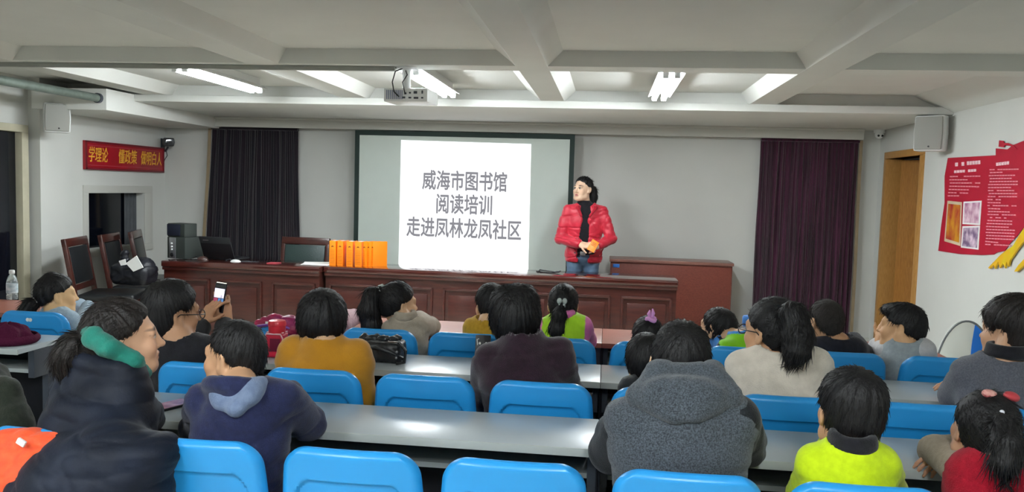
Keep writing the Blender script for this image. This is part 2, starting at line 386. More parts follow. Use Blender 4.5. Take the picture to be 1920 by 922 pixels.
# red slogan board on the left wall
by0, by1, bz0, bz1 = 7.07, 8.42, 1.57, 1.845
root = thing('slogan_board', 'long red wall board with gold Chinese slogan above the dark window', 'sign', (XL, (by0+by1)/2, bz0))
mb = MB(); mb.box(XL+.002, XL+.03, by0, by1, bz0, bz1, .004); part(mb, 'panel', M_red, root)
mb = MB()
for (a, b, c, d) in ((by0, by1, bz1-.02, bz1), (by0, by1, bz0, bz0+.02), (by0, by0+.02, bz0, bz1), (by1-.02, by1, bz0, bz1)): mb.box(XL+.028, XL+.038, a, b, c, d, .003)
part(mb, 'frame', M_reddk, root)
mb = MB()
for (a, b, c, d) in ((by0+.035, by1-.035, bz1-.045, bz1-.041), (by0+.035, by1-.035, bz0+.041, bz0+.045)): mb.box(XL+.03, XL+.032, a, b, c, d)
part(mb, 'inner_line', mat('rose_line', 'b04a58', .4, .4), root)
for body, cy, w in (('学理论', 7.26, .30), ('懂政策', 7.74, .32), ('做明白人', 8.17, .40)):
    T = Matrix.Translation(Vector((XL+.031, cy, 1.705))-root.location) @ Matrix.Rotation(math.pi/2, 4, 'Z') @ Matrix.Rotation(math.pi/2, 4, 'X')
    cjk(body, .155, root, 'gold_lettering', M_gold, T, sx=w/len(body)/.155, italic=.12, fat=.0012)

# poster on the right wall
XP = XR-.004
def pp(px, py): v = atx(px, py, XP); return (v.y, v.z)
def sheet(mb, pts, t=.004, off=0.0, mi=0): return mb.prism([pp(*p) for p in pts], XP-off-t, XP-off, 'x', mi)
root = thing('wall_poster', 'large red cut-out wall poster with white text columns and yellow claws', 'poster', (XP, 6.4, 1.1))
mb = MB(); sheet(mb, [(1778, 296), (1868, 291), (1868, 278), (1890, 280), (1900, 272), (1925, 262), (1990, 262), (1990, 330), (1938, 395), (1925, 420), (1908, 442), (1893, 458), (1885, 470), (1870, 473), (1864, 477), (1840, 478), (1800, 476), (1760, 470), (1766, 420), (1772, 380), (1772, 330)])
part(mb, 'panel', M_poster, root)
mb = MB(); sheet(mb, [(1876, 263), (1884, 264), (1885, 268), (1892, 268), (1902, 272), (1910, 280), (1906, 281), (1898, 274), (1886, 272), (1885, 276), (1875, 275)], .006, .004)
part(mb, 'red_ribbon', M_poster, root)
mb = MB()
sheet(mb, [(1935, 410), (1922, 432), (1914, 444), (1903, 462), (1893, 468), (1880, 478), (1857, 502), (1860, 504), (1867, 496), (1870, 504), (1876, 490), (1879, 503), (1885, 492), (1889, 503), (1892, 490), (1895, 500), (1898, 488), (1912, 468), (1922, 455), (1940, 440)], .012, .004)
sheet(mb, [(1914, 497), (1906, 509), (1912, 509), (1930, 492), (1930, 480)], .012, .004)
part(mb, 'yellow_claw', M_yellow, root)
def stripes(rows, m, name, hgt):
    mb = MB()
    for (x0, y0, x1, y1) in rows:
        n = max(2, int((x1-x0)/5)); 
        for i in range(n):
            if random.random() < .08: continue
            a, b = i/n, (i+.86)/n
            pa, pb = (x0+(x1-x0)*a, y0+(y1-y0)*a), (x0+(x1-x0)*b, y0+(y1-y0)*b)
            sheet(mb, [(pa[0], pa[1]-hgt/2), (pb[0], pb[1]-hgt/2), (pb[0], pb[1]+hgt/2), (pa[0], pa[1]+hgt/2)], .001, .004)
    part(mb, name, m, root)
stripes([(1786, 309, 1810, 307), (1814, 306, 1840, 304)], M_postertitle, 'title_line', 7)
stripes([(1790, 322, 1832, 319)], M_postertitle, 'title_line', 5)
stripes([(1869, 308, 1894, 305)], M_postertitle, 'title_line', 6)
L1 = [(1782, 331, 1840, 330), (1781, 337, 1816, 337), (1782, 343, 1840, 343), (1781, 349, 1843, 350), (1780, 355, 1824, 356), (1779, 361, 1817, 362), (1778, 367, 1800, 367)]
stripes(L1, M_postertext, 'text_column', 2.2)
L2 = []
for i in range(26):
    y = 318+i*5.6; x0 = 1855-i*.28+random.uniform(0, 3); x1 = 1912-i*.35-random.choice([0, 0, 3, 6, 30, 12])
    L2.append((x0, y, x1, y-1+i*.14))
stripes(L2, M_postertext, 'text_column', 2.2)
def picture(pts, frame, inner, name):
    mb = MB(); sheet(mb, pts, .002, .004); f = part(mb, name, frame, root)
    cx = sum(p[0] for p in pts)/4; cy = sum(p[1] for p in pts)/4
    mb = MB(); sheet(mb, [(cx+(p[0]-cx)*.84, cy+(p[1]-cy)*.86) for p in pts], .001, .006); part(mb, 'print', inner, f).matrix_parent_inverse = Matrix()
    return f
def picture2(pts, frame, inner, name):
    mb = MB(); sheet(mb, pts, .002, .004); f = part(mb, name, frame, root)
    cx = sum(p[0] for p in pts)/4; cy = sum(p[1] for p in pts)/4
    mb = MB(); sheet(mb, [(cx+(p[0]-cx)*.84, cy+(p[1]-cy)*.86) for p in pts], .001, .006); mb.build('print', inner, f, rel=root.location)
picture2([(1808, 378), (1842, 376), (1839, 422), (1806, 420)], M_paper, mat('mauve_photo', 'a5678a', .5, .3, col2='e2c3cf', vscale=13, detail=2), 'photo')
picture2([(1806, 424), (1839, 423), (1836, 468), (1803, 464)], M_paper, mat('grey_mauve_photo', '735a7a', .5, .3, col2='dcc4d4', vscale=15, detail=2), 'photo')
picture2([(1778, 376), (1805, 379), (1802, 461), (1772, 452)], mat('cream_border', 'c9b89a', .5, .3, vary=.05), mat('red_gold_print', 'a3202a', .5, .3, col2='c98a25', vscale=9, stretch=(1, 1, .8)), 'photo')

# loudspeakers on the walls
def wall_speaker(label, c, rz, w, h, d, right):
    root = thing('wall_speaker', label, 'loudspeaker', c, rz, 'wall loudspeakers')
    def loc(mb, name, m): mb.build(name, m, root)
    mb = MB(); mb.prism([(-w/2, 0), (w/2, 0), (w/2*1.04, h*.5), (w/2, h), (-w/2, h), (-w/2*1.04, h*.5)], 0.012, d, 'y', bev=.018); loc(mb, 'cabinet', M_white)
    mb = MB(); mb.prism([(-w/2+.012, .012), (w/2-.012, .012), (w/2-.006, h*.5), (w/2-.012, h-.012), (-w/2+.012, h-.012), (-w/2+.006, h*.5)], -.006, .014, 'y', bev=.008); loc(mb, 'grille', M_grayspk)
    mb = MB(); mb.lathe([(.007, 0), (.007, .004)], 12, M=Matrix.Translation((0.01, -.006, .035)) @ Matrix.Rotation(math.pi/2, 4, 'X')); loc(mb, 'badge', M_dark)
    mb = MB(); mb.box(-.03, .03, d-.005, d+.05, h*.3, h*.7, .004); loc(mb, 'bracket', M_darksteel)
wall_speaker('pale loudspeaker on left wall beside the glazed door, under the pipe', (-4.67, 6.36, 1.87), math.radians(40), .20, .25, .13, False)
wall_speaker('pale loudspeaker high on right wall above the red poster', (XR-.19, 6.78, 1.90), math.radians(-38), .225, .285, .13, True)

# galvanised pipe under the ceiling at left
root = thing('ceiling_pipe', 'grey-green pipe under the ceiling at upper left', 'pipe', (-4.31, 5.5, 2.13))
mb = MB(); mb.tube([(-4.31, YB+.1, 2.167), (-4.31, 6.36, 2.167)], .034, 18); part(mb, 'pipe', M_galv, root)
mb = MB(); mb.lathe([(.042, 0), (.042, .03), (.036, .034)], 18, M=Matrix.Translation((-4.31, 6.358, 2.167)) @ Matrix.Rotation(-math.pi/2, 4, 'X')); part(mb, 'end_cap', M_darksteel, root)
mb = MB()
mb.box(-4.35, -4.27, 3.05, 3.08, 2.124, 2.13); mb.box(-4.352, -4.346, 3.05, 3.08, 2.124, ZB); mb.box(-4.274, -4.268, 3.05, 3.08, 2.124, ZB)
part(mb, 'hanger', M_darksteel, root)

# cable conduit along the cross beam
tag(MB().box(-5.0, -1.36, 4.985, 5.02, 2.222, 2.25, .004).build('cable_conduit', mat('grey_conduit', '8b8c86', .5, .4, vary=.05)), 'thin grey cable conduit along the ceiling beam towards the projector', 'conduit')

# projector hanging from the ceiling
c = aty(766, 176, 4.98); px0 = aty(722, 170, 4.98).x; px1 = aty(806, 170, 4.98).x
root = thing('projector', 'white ceiling-hung projector with cables beside the middle lamp', 'projector', (c.x, 5.04, 2.02))
T = Matrix.Translation((c.x, 5.04, 2.025)) @ Matrix.Rotation(math.radians(-4), 4, 'Z')
w = (px1-px0)/2
mb = MB(); mb.box(-w, w, -.11, .13, 0.0, .085, .012, M=T); part(mb, 'housing', M_whitemetal, root)
mb = MB()
for i in range(9): mb.box(-w+.02+i*.0125, -w+.026+i*.0125, -.114, -.108, .015, .072, M=T)
part(mb, 'vent_grille', mat('vent_grey', '8f94a8', .5, .3), root)
mb = MB()
for (x, z, ww, hh) in ((-.01, .02, .02, .012), (.03, .02, .018, .01), (.07, .018, .03, .012), (0, .045, .014, .012), (.03, .05, .012, .01), (.065, .05, .022, .016), (.11, .05, .01, .02), (.11, .02, .014, .01)): mb.box(x-ww/2, x+ww/2, -.114, -.108, z, z+hh, .002, M=T)
part(mb, 'port', M_darksteel, root)
mb = MB(); mb.lathe([(.04, 0), (.04, .02), (.03, .022)], 20, M=T @ Matrix.Translation((.06, .125, .045)) @ Matrix.Rotation(-math.pi/2, 4, 'X')); part(mb, 'lens', M_glassdark, root)
mb = MB(); mb.tube([T @ Vector((-.03, 0, .08)), T @ Vector((-.03, 0, .23))], .026, 14); mb.lathe([(.07, 0), (.07, .012)], 18, M=T @ Matrix.Translation((-.03, 0, ZB-2.025-.012+.0))); mb.box(-.09, .05, -.06, .07, .083, .09, .002, M=T); part(mb, 'ceiling_mount', M_whitemetal, root)
mb = MB()
mb.tube([T @ Vector(p) for p in ((-.04, -.05, .215), (-.075, -.09, .19), (-.085, -.115, .12), (-.07, -.125, .06), (-.04, -.115, .03))], .004, 8)
mb.tube([T @ Vector(p) for p in ((-.02, -.05, .2), (-.0, -.08, .17), (-.02, -.11, .12), (.0, -.12, .05))], .0035, 8)
part(mb, 'cable', M_dark, root)

# fluorescent battens
def lamp(label, x, y0, y1):
    root = thing('fluorescent_lamp', label, 'ceiling lamp', (x, (y0+y1)/2, ZC), group='twin-tube ceiling lamps')
    mb = MB(); prof = [(-.03, ZC), (-.03, ZC-.05), (-.085, ZC-.085), (-.085, ZC-.09), (-.026, ZC-.062), (.026, ZC-.062), (.085, ZC-.09), (.085, ZC-.085), (.03, ZC-.05), (.03, ZC)]
    mb.prism([(x+a, b) for a, b in prof[::-1]], y0, y1, 'y'); part(mb, 'reflector', M_whitemetal, root)
    for s in (-1, 1):
        mb = MB(); mb.tube([(x+s*.036, y0+.02, ZC-.10), (x+s*.036, y1-.02, ZC-.10)], .019, 14); part(mb, 'tube', M_tube, root)
        for ya, yb in ((y0, y0+.022), (y1-.022, y1)): part(MB().box(x+s*.036-.019, x+s*.036+.019, ya, yb, ZC-.12, ZC-.06, .003), 'lamp_holder', M_white, root)
lamp('lit twin-tube ceiling lamp at left of the projector', -2.90, 5.16, 6.36)
lamp('lit twin-tube ceiling lamp right behind the white projector', -1.31, 5.18, 6.48)
lamp('lit twin-tube ceiling lamp at right, above the presenter', 0.375, 5.18, 6.48)
for _i, _x in enumerate((-2.90, -1.31, 0.375)): lamp(['left','middle','right'][_i]+' added twin-tube fill lamp, unseen in the ceiling bay behind the viewer', _x, -0.55, 0.75)  # unseen lamps added as fill for the audience's backs

# cameras on the walls
root = thing('wall_camera', 'black wall camera on an arm beside the left curtain', 'camera', (XL, 8.44, 1.88))
mb = MB(); mb.box(XL+.001, XL+.012, 8.405, 8.475, 1.80, 1.95, .003); mb.tube([(XL+.01, 8.44, 1.83), (XL+.05, 8.42, 1.81), (XL+.10, 8.38, 1.85)], .011, 10); part(mb, 'bracket', M_darksteel, root)
T = Matrix.Translation((XL+.13, 8.34, 1.905)) @ Matrix.Rotation(math.radians(35), 4, 'Z')
mb = MB(); mb.prism([(-.05, -.045), (.05, -.045), (.06, 0), (.05, .045), (-.05, .045), (-.06, 0)], -.08, .07, 'y', bev=.012, M=T); part(mb, 'housing', M_dark, root)
mb = MB(); mb.lathe([(.036, 0), (.036, .012), (.02, .013)], 16, M=T @ Matrix.Translation((0, -.078, 0)) @ Matrix.Rotation(math.pi/2, 4, 'X')); part(mb, 'lens', M_glassdark, root)
mb = MB(); mb.tube([(XL+.06, 8.42, 1.81), (XL+.07, 8.42, 1.76), (XL+.03, 8.44, 1.72), (XL+.005, 8.46, 1.68)], .004, 8); part(mb, 'cable', M_dark, root)
c = aty(1649, 248, 8.36)
root = thing('ceiling_camera', 'small white dome camera in the ceiling corner above the doorway', 'camera', (c.x, 8.36, ZS))
mb = MB(); mb.lathe([(.052, -.03), (.052, 0)], 20, c=(c.x, 8.36, ZS)); part(mb, 'base', M_white, root)
mb = MB(); mb.ball((c.x, 8.36, ZS-.045), .043); part(mb, 'dome', M_whitemetal, root)
for s in (-1, 1):
    mb = MB(); mb.ball((c.x+s*.018, 8.36-.037, ZS-.06), .011); part(mb, 'lens', M_dark, root)
# ------------------------------------------------------------------ speaker's desks, cabinet and what stands there
DZ = 0.76
def desk(label, x0, x1, yf, yb, npan, ends):
    root = thing('conference_desk', label, 'desk', ((x0+x1)/2, (yf+yb)/2, 0), group="speakers' desks")
    mb = MB(); mb.box(x0, x1, yf-.03, yb+.02, DZ-.055, DZ, .01); part(mb, 'desktop', M_mahogtop, root)
    mb = MB(); mb.box(x0+.004, x1-.004, yf-.02, yf+.02, DZ-.085, DZ-.055, .008); part(mb, 'moulding', M_mahog, root)
    mb = MB(); mb.box(x0+.01, x1-.01, yf+.005, yf+.03, .0, DZ-.06); mb.box(x0+.01, x0+.035, yf+.03, yb, 0, DZ-.055); mb.box(x1-.035, x1-.01, yf+.03, yb, 0, DZ-.055)
    mb.box(x0+.01, x1-.01, yf-.006, yf+.006, 0, .08, .003)
    part(mb, 'body', M_mahog, root)
    pw = (x1-x0)/npan
    for i in range(npan):
        a, b = x0+i*pw+.045, x0+(i+1)*pw-.045; z0, z1 = .13, .605
        p = MB()
        for (xa, xb, za, zb) in ((a, b, z1-.022, z1), (a, b, z0, z0+.022), (a, a+.022, z0, z1), (b-.022, b, z0, z1)): p.box(xa, xb, yf-.014, yf+.008, za, zb, .007)
        p.box(a+.05, b-.05, yf-.006, yf+.008, z0+.06, z1-.06, .006)
        part(p, 'raised_panel', M_mahog, root)
    return root
desk('long dark mahogany desk at left carrying the laptop, its end by the leather chairs', -4.02, -2.522, 6.87, 7.31, 3, 0)
desk('long dark mahogany desk in front of the presenter, orange books on it', -2.514, 0.63, 6.95, 7.35, 6, 0)

# low cabinet behind the presenter
cz = .838; cx0, cx1, cy0, cy1 = .045, 1.255, 8.0, 8.36
root = thing('low_cabinet', 'low red-brown wooden cabinet against the front wall right of the presenter', 'cabinet', ((cx0+cx1)/2, 8.18, 0))
mb = MB(); mb.box(cx0+.012, cx1-.012, cy0+.012, cy1, 0, cz-.03); part(mb, 'body', M_cab, root)
mb = MB(); mb.box(cx0, cx1, cy0-.01, cy1+.01, cz-.03, cz, .006); part(mb, 'top', M_cabtop, root)
w3 = (cx1-cx0-.05)/3
mb = MB()
mb.box(cx0+.02, cx1-.02, cy0, cy0+.014, .05, cz-.045, .004); part(mb, 'back_panel', M_cab, root)
mb = MB(); mb.box(cx0+.035, cx0+.10, cy0-.003, cy0+.002, cz-.085, cz-.05, .001); part(mb, 'blue_sticker', mat('blue_sticker', '2f6fc0', .4, .4, vary=.15, vscale=60), root)['label'] = 'blue inventory sticker'

def on_desk(px, py): return atz(px, py, DZ)
# sub-woofer and satellite speaker
c = aty(330, 487, 7.02)
root = thing('subwoofer', 'black subwoofer with silver front strip standing on the left desk end', 'loudspeaker', (c.x, 7.02, DZ))
T = Matrix.Translation((c.x, 7.02, DZ)) @ Matrix.Rotation(math.radians(-14), 4, 'Z')
mb = MB(); mb.box(-.105, .105, -.0, .24, 0.004, .205, .008, M=T); part(mb, 'cabinet', mat('grey_black_vinyl', '2c322f', .5, .4, bump=.1), root)
mb = MB(); mb.box(-.072, .0, -.012, .002, .004, .20, .006, M=T); part(mb, 'front_strip', M_steel, root)
mb = MB(); mb.lathe([(.02, 0), (.018, .006), (.006, .008)], 18, M=T @ Matrix.Translation((-.036, -.012, .04)) @ Matrix.Rotation(math.pi/2, 4, 'X')); part(mb, 'bass_port', M_dark, root)
for z in (.09, .115, .145):
    mb = MB(); mb.lathe([(.008, 0), (.007, .012)], 14, M=T @ Matrix.Translation((-.036, -.012, z)) @ Matrix.Rotation(math.pi/2, 4, 'X')); part(mb, 'knob', M_white, root)
root = thing('satellite_speaker', 'small black speaker lying on top of the subwoofer', 'loudspeaker', (c.x, 7.02, DZ+.205))
T = Matrix.Translation((c.x-.006, 7.02, DZ+.2055)) @ Matrix.Rotation(math.radians(-14), 4, 'Z')
mb = MB(); mb.box(-.105, .10, .01, .17, 0, .125, .008, M=T); part(mb, 'cabinet', mat('grey_black_vinyl', '2c322f'), root)
mb = MB(); mb.box(-.10, .05, -.002, .012, .012, .118, .006, M=T); part(mb, 'grille', mat('navy_grille', '161b2b', .7, .2, bump=.4, bscale=500), root)

# laptop, seen from behind its lid
c = aty(412, 490, 7.12)
root = thing('laptop', 'open black laptop with its lid towards the audience on the left desk', 'laptop', (c.x, 7.12, DZ))
T = Matrix.Translation((c.x+.01, 7.10, DZ)) @ Matrix.Rotation(math.radians(-9), 4, 'Z')
mb = MB(); mb.box(-.165, .165, 0, .23, .002, .022, .005, M=T); part(mb, 'base', M_dark, root)
mb = MB(); mb.box(-.15, .15, .05, .15, .022, .024, M=T); part(mb, 'keyboard', M_darkmat, root)
T2 = T @ Matrix.Translation((0, 0.0, .022)) @ Matrix.Rotation(math.radians(22), 4, 'X')
mb = MB(); mb.box(-.165, .165, -.012, 0, 0, .215, .005, M=T2); lid = part(mb, 'lid', M_dark, root)
mb = MB(); mb.box(-.163, .163, -.0135, -.0115, .15, .213, .001, M=T2); part(mb, 'lid_band', mat('lid_grey', '2a2d30', .35, .5, vary=.05), root)
mb = MB(); mb.box(-.125, -.065, -.0145, -.013, .178, .186, M=T2); part(mb, 'badge', M_steel, root)
# mice and cables
c = on_desk(370, 489)
root = thing('computer_mouse', 'dark brown computer mouse between the subwoofer and laptop', 'mouse', (c.x, 7.02, DZ), group='computer mice')
mb = MB(); mb.ball((c.x, 7.02, DZ+.001), .055, .034, .036); mb.v = [(x, y, max(z, DZ+.0008)) for x, y, z in mb.v]; part(mb, 'shell', mat('brown_plastic', '3c2a26', .35, .4, vary=.1), root)
mb = MB(); mb.tube([(c.x-.04, 7.03, DZ+.01), (c.x-.08, 7.05, DZ+.03), (c.x-.11, 7.08, DZ+.02), (c.x-.14, 7.1, DZ+.008)], .003, 8); mb.tube([(c.x-.03, 7.06, DZ+.005), (c.x-.09, 7.0, DZ+.005), (c.x-.12, 7.02, DZ+.005)], .003, 8); part(mb, 'cable', M_dark, root)
c = on_desk(456, 488)
root = thing('computer_mouse', 'small white computer mouse at right of the laptop', 'mouse', (c.x, 7.0, DZ), group='computer mice')
mb = MB(); mb.ball((c.x, 6.98, DZ+.001), .05, .03, .022); mb.v = [(x, y, max(z, DZ+.0008)) for x, y, z in mb.v]; part(mb, 'shell', M_white, root)
mb = MB(); mb.tube([(c.x-.04, 6.99, DZ+.008), (c.x-.08, 7.03, DZ+.02), (c.x-.12, 7.03, DZ+.004)], .003, 8); mb.tube([(c.x+.04, 6.99, DZ+.005), (c.x+.09, 7.02, DZ+.004), (c.x+.2, 7.03, DZ+.004)], .0025, 8); part(mb, 'cable', M_darksteel, root)
# papers, slip
c = aty(590, 493, 7.05)
root = thing('paper_stack', 'thin stack of white paper on the desk left of the orange books', 'paper', (c.x, 7.06, DZ))
mb = MB()
for i in range(4): mb.box(-.12, .12, -.15, .13, .001+i*.0015, .0022+i*.0015, M=Matrix.Translation((c.x+.0+random.uniform(-.01, .01), 7.1, DZ)) @ Matrix.Rotation(math.radians(8+i*3), 4, 'Z'))
part(mb, 'sheets', M_paper, root)
c = on_desk(520, 493)
tag(MB().box(c.x-.05, c.x+.05, 6.90, 7.0, DZ+.001, DZ+.012, .003).build('red_notebook', mat('rose_notebook', '9c3b44', .5, .4, vary=.1)), 'small red and white notebook on the desk before the leather chair', 'notebook')

# orange books standing fanned out on the desk
def orange_book(label, cx, cy, rz, th, i):
    root = thing('orange_book', label, 'book', (cx, cy, DZ), math.radians(rz), 'orange books fanned out on the desk')
    h = .225
    mb = MB(); mb.box(-th/2, th/2, -.002, .002, 0, h, .0015); mb.box(-th/2, -th/2+.003, 0, .155, 0, h, .001); mb.box(th/2-.003, th/2, 0, .155, 0, h, .001); mb.build('cover', M_orange, root)
    MB().box(-th/2+.004, th/2-.004, .003, .15, .004, h-.004).build('pages', M_paper, root)
    mb = MB(); mb.prism([(-.012, h-.05), (0, h-.042), (.012, h-.05), (.008, h-.058), (0, h-.052), (-.008, h-.058)], -.0035, -.0015, 'y'); mb.build('emblem', mat('brown_print', '6b3a10', .5, .3), root)
    mb = MB()
    for k in range(12): mb.box(-th/2+.006, th/2-.006, -.003, -.0015, .015+k*.0115, .0175+k*.0115)
    mb.build('spine_lines', M_orangetxt, root)
bx = [(623, 0, .058), (636.5, -2, .054), (655, 2, .058), (671, -3, .060), (681.5, -22, .029), (688.5, -30, .027), (695, -38, .026)]
bl = ['leftmost of the fanned orange books on the desk', 'second orange book from the left end of the fan', 'third orange book from the left end of the fan', 'fourth orange book, squarely facing in the middle of the fan', 'orange book turned away, third from the right end of the fan', 'orange book turned away, second from the right end of the fan', 'rightmost orange book of the fan, next to the screen']
for i, (px, rz, th) in enumerate(bx):
    c = aty(px, 499, 7.02); orange_book(bl[i], c.x, 7.02+[.0, .012, .0, .0, .02, .035, .05][i], rz, th, i)

# glasses / cable loop on the desk
c = on_desk(1030, 511)
mb = MB(); pts = [(c.x-.10, 7.12, DZ+.006), (c.x-.09, 7.18, DZ+.02), (c.x-.03, 7.20, DZ+.012), (c.x+.05, 7.17, DZ+.008), (c.x+.10, 7.15, DZ+.02), (c.x+.09, 7.11, DZ+.014), (c.x+.02, 7.10, DZ+.006), (c.x-.05, 7.14, DZ+.005), (c.x-.12, 7.2, DZ+.005)]
mb.tube(pts, .005, 8); tag(mb.build('microphone_cable', M_dark), 'short loop of black cable on the desk left of the presenter', 'cable')

# armchair behind the left desk (only its back shows)
def wood_chair(name, label, loc, rz, lm, group=None):
    root = thing(name, label, 'chair', loc, rz, group)
    w, sh, bh = .235, .45, 1.0
    tl = math.radians(10)
    Tb = Matrix.Translation((0, -.22, sh-.02)) @ Matrix.Rotation(tl, 4, 'X')
    mb = MB()
    for s in (-1, 1): mb.box(s*w-.02, s*w+.02, -.02, .02, 0, bh-sh, .008, M=Tb)
    mb.box(-w-.02, w+.02, -.022, .022, bh-sh-.075, bh-sh, .012, M=Tb); mb.box(-w, w, -.016, .016, .10, .15, .006, M=Tb)
    mb.build('back_frame', M_mahog, root)
    mb = MB(); mb.box(-w+.022, w-.022, -.018, .022, .155, bh-sh-.078, .016, M=Tb); mb.build('back_cushion', lm, root)
    mb = MB(); mb.box(-w-.005, w+.005, -.22, .24, sh-.01, sh+.05, .025, seg=3); mb.build('seat', lm, root)
    mb = MB(); mb.box(-w, w, -.21, .23, sh-.075, sh-.008, .006); mb.build('apron', M_mahog, root)
    for s in (-1, 1):
        MB().box(s*(w-.02)-.02, s*(w-.02)+.02, .185, .225, 0, sh-.07, .005).build('leg', M_mahog, root)
        m2 = MB(); m2.prism([(-.245, sh-.0), (-.205, sh-.0), (-.225, 0), (-.27, 0)], s*(w-.0)-.02, s*(w-.0)+.02, 'x'); m2.build('leg', M_mahog, root)
    return root
c = aty(547, 470, 7.55)
wood_chair('wooden_armchair', 'wooden chair with dark green leather back behind the left desk', (c.x, 7.62, -.03), math.radians(180), M_leathergrn)
for i, (px, py, zz, rz, lab) in enumerate(((150, 444, .97, -74, 'dark wooden leather chair nearest the glazed door at left'), (213, 437, .97, -74, 'dark wooden leather chair in the middle with a black bag on its seat'), (262, 431, .97, -68, 'dark wooden leather chair under the window nearest the desk'))):
    c = atz(px, py, zz)
    wood_chair('wooden_chair', lab, (c.x+.31, c.y, 0), math.radians(rz), M_leather, 'dark wooden chairs along the left wall')
# ------------------------------------------------------------------ the rows of tables and blue chairs
ROWS = {'A': (3.52, 3.96, 4.39), 'B': (2.68, 3.135, 3.462), 'C': (1.87, 2.302, 2.618)}
TZ = 0.75
def table(label, x0, x1, y0, y1, top, group):
    root = thing('student_table', label, 'table', ((x0+x1)/2, (y0+y1)/2, 0), group=group)
    mb = MB(); mb.box(x0, x1, y0+.004, y1, TZ-.024, TZ, .003); part(mb, 'tabletop', top, root)
    mb = MB(); mb.box(x0, x1, y0-.001, y0+.0045, TZ-.025, TZ-.0005, .001); part(mb, 'edge_band', M_edge if top is M_graytop else M_redtop, root)
    mb = MB(); mb.box(x0+.03, x1-.03, y0+.135, y1-.02, .612, .63, .003); part(mb, 'shelf', M_shelf, root)
    mb = MB(); mb.box(x0+.03, x1-.03, y1-.016, y1-.002, .30, TZ-.025, .002); part(mb, 'modesty_panel', M_darkmat, root)
    for x in (x0, x1-.03):
        mb = MB(); mb.box(x, x+.03, y0+.10, y1-.02, .60, TZ-.025, .003);  mb.box(x, x+.03, y1-.14, y1-.06, .03, .62, .006); mb.box(x-.004, x+.034, y0+.02, y1-.0, 0, .035, .008)
        part(mb, 'leg_frame', M_darksteel, root)
    if abs(x0) < .1 or abs(x1) < .1:
        x = x0+.0022 if abs(x0) < .1 else x1-.003
        part(MB().box(x, x+.005, y0+.06, y1-.02, .12, TZ-.024), 'seam_sheet', M_darkmat, root)  # thin dark sheet added to hide bright floor between the tables
    return root
TXL, TXM, TXR = -1.63, 0.0, 1.66
table('grey table with a phone lying on it, left half of the nearest row', TXL, TXM-.0008, *ROWS['C'][1:], M_graytop, 'grey student tables')
table('grey table before the lime-shirted boy, right half of the nearest row', TXM+.0008, TXR, *ROWS['C'][1:], M_graytop, 'grey student tables')
table('grey table carrying the black shoulder bag and red bottle', TXL, TXM-.0008, *ROWS['B'][1:], M_graytop, 'grey student tables')
table('grey table before the cream-sweater woman and grey-coat woman', TXM+.0008, TXR, *ROWS['B'][1:], M_graytop, 'grey student tables')
table('red-brown front table with the beige-jacket girl and yellow-top child', TXL, TXM-.0008, *ROWS['A'][1:], M_redtop, 'red-brown front tables')
table('red-brown front table with the blue-capped bottle, at right', TXM+.0008, TXR, *ROWS['A'][1:], M_redtop, 'red-brown front tables')
table('grey table with a maroon cap across the left aisle', -4.15, -2.50, *ROWS['B'][1:], M_graytop, 'grey student tables')
table('red-brown table with the clear water bottle across the left aisle', -4.15, -2.50, *ROWS['A'][1:], M_redtop, 'red-brown front tables')

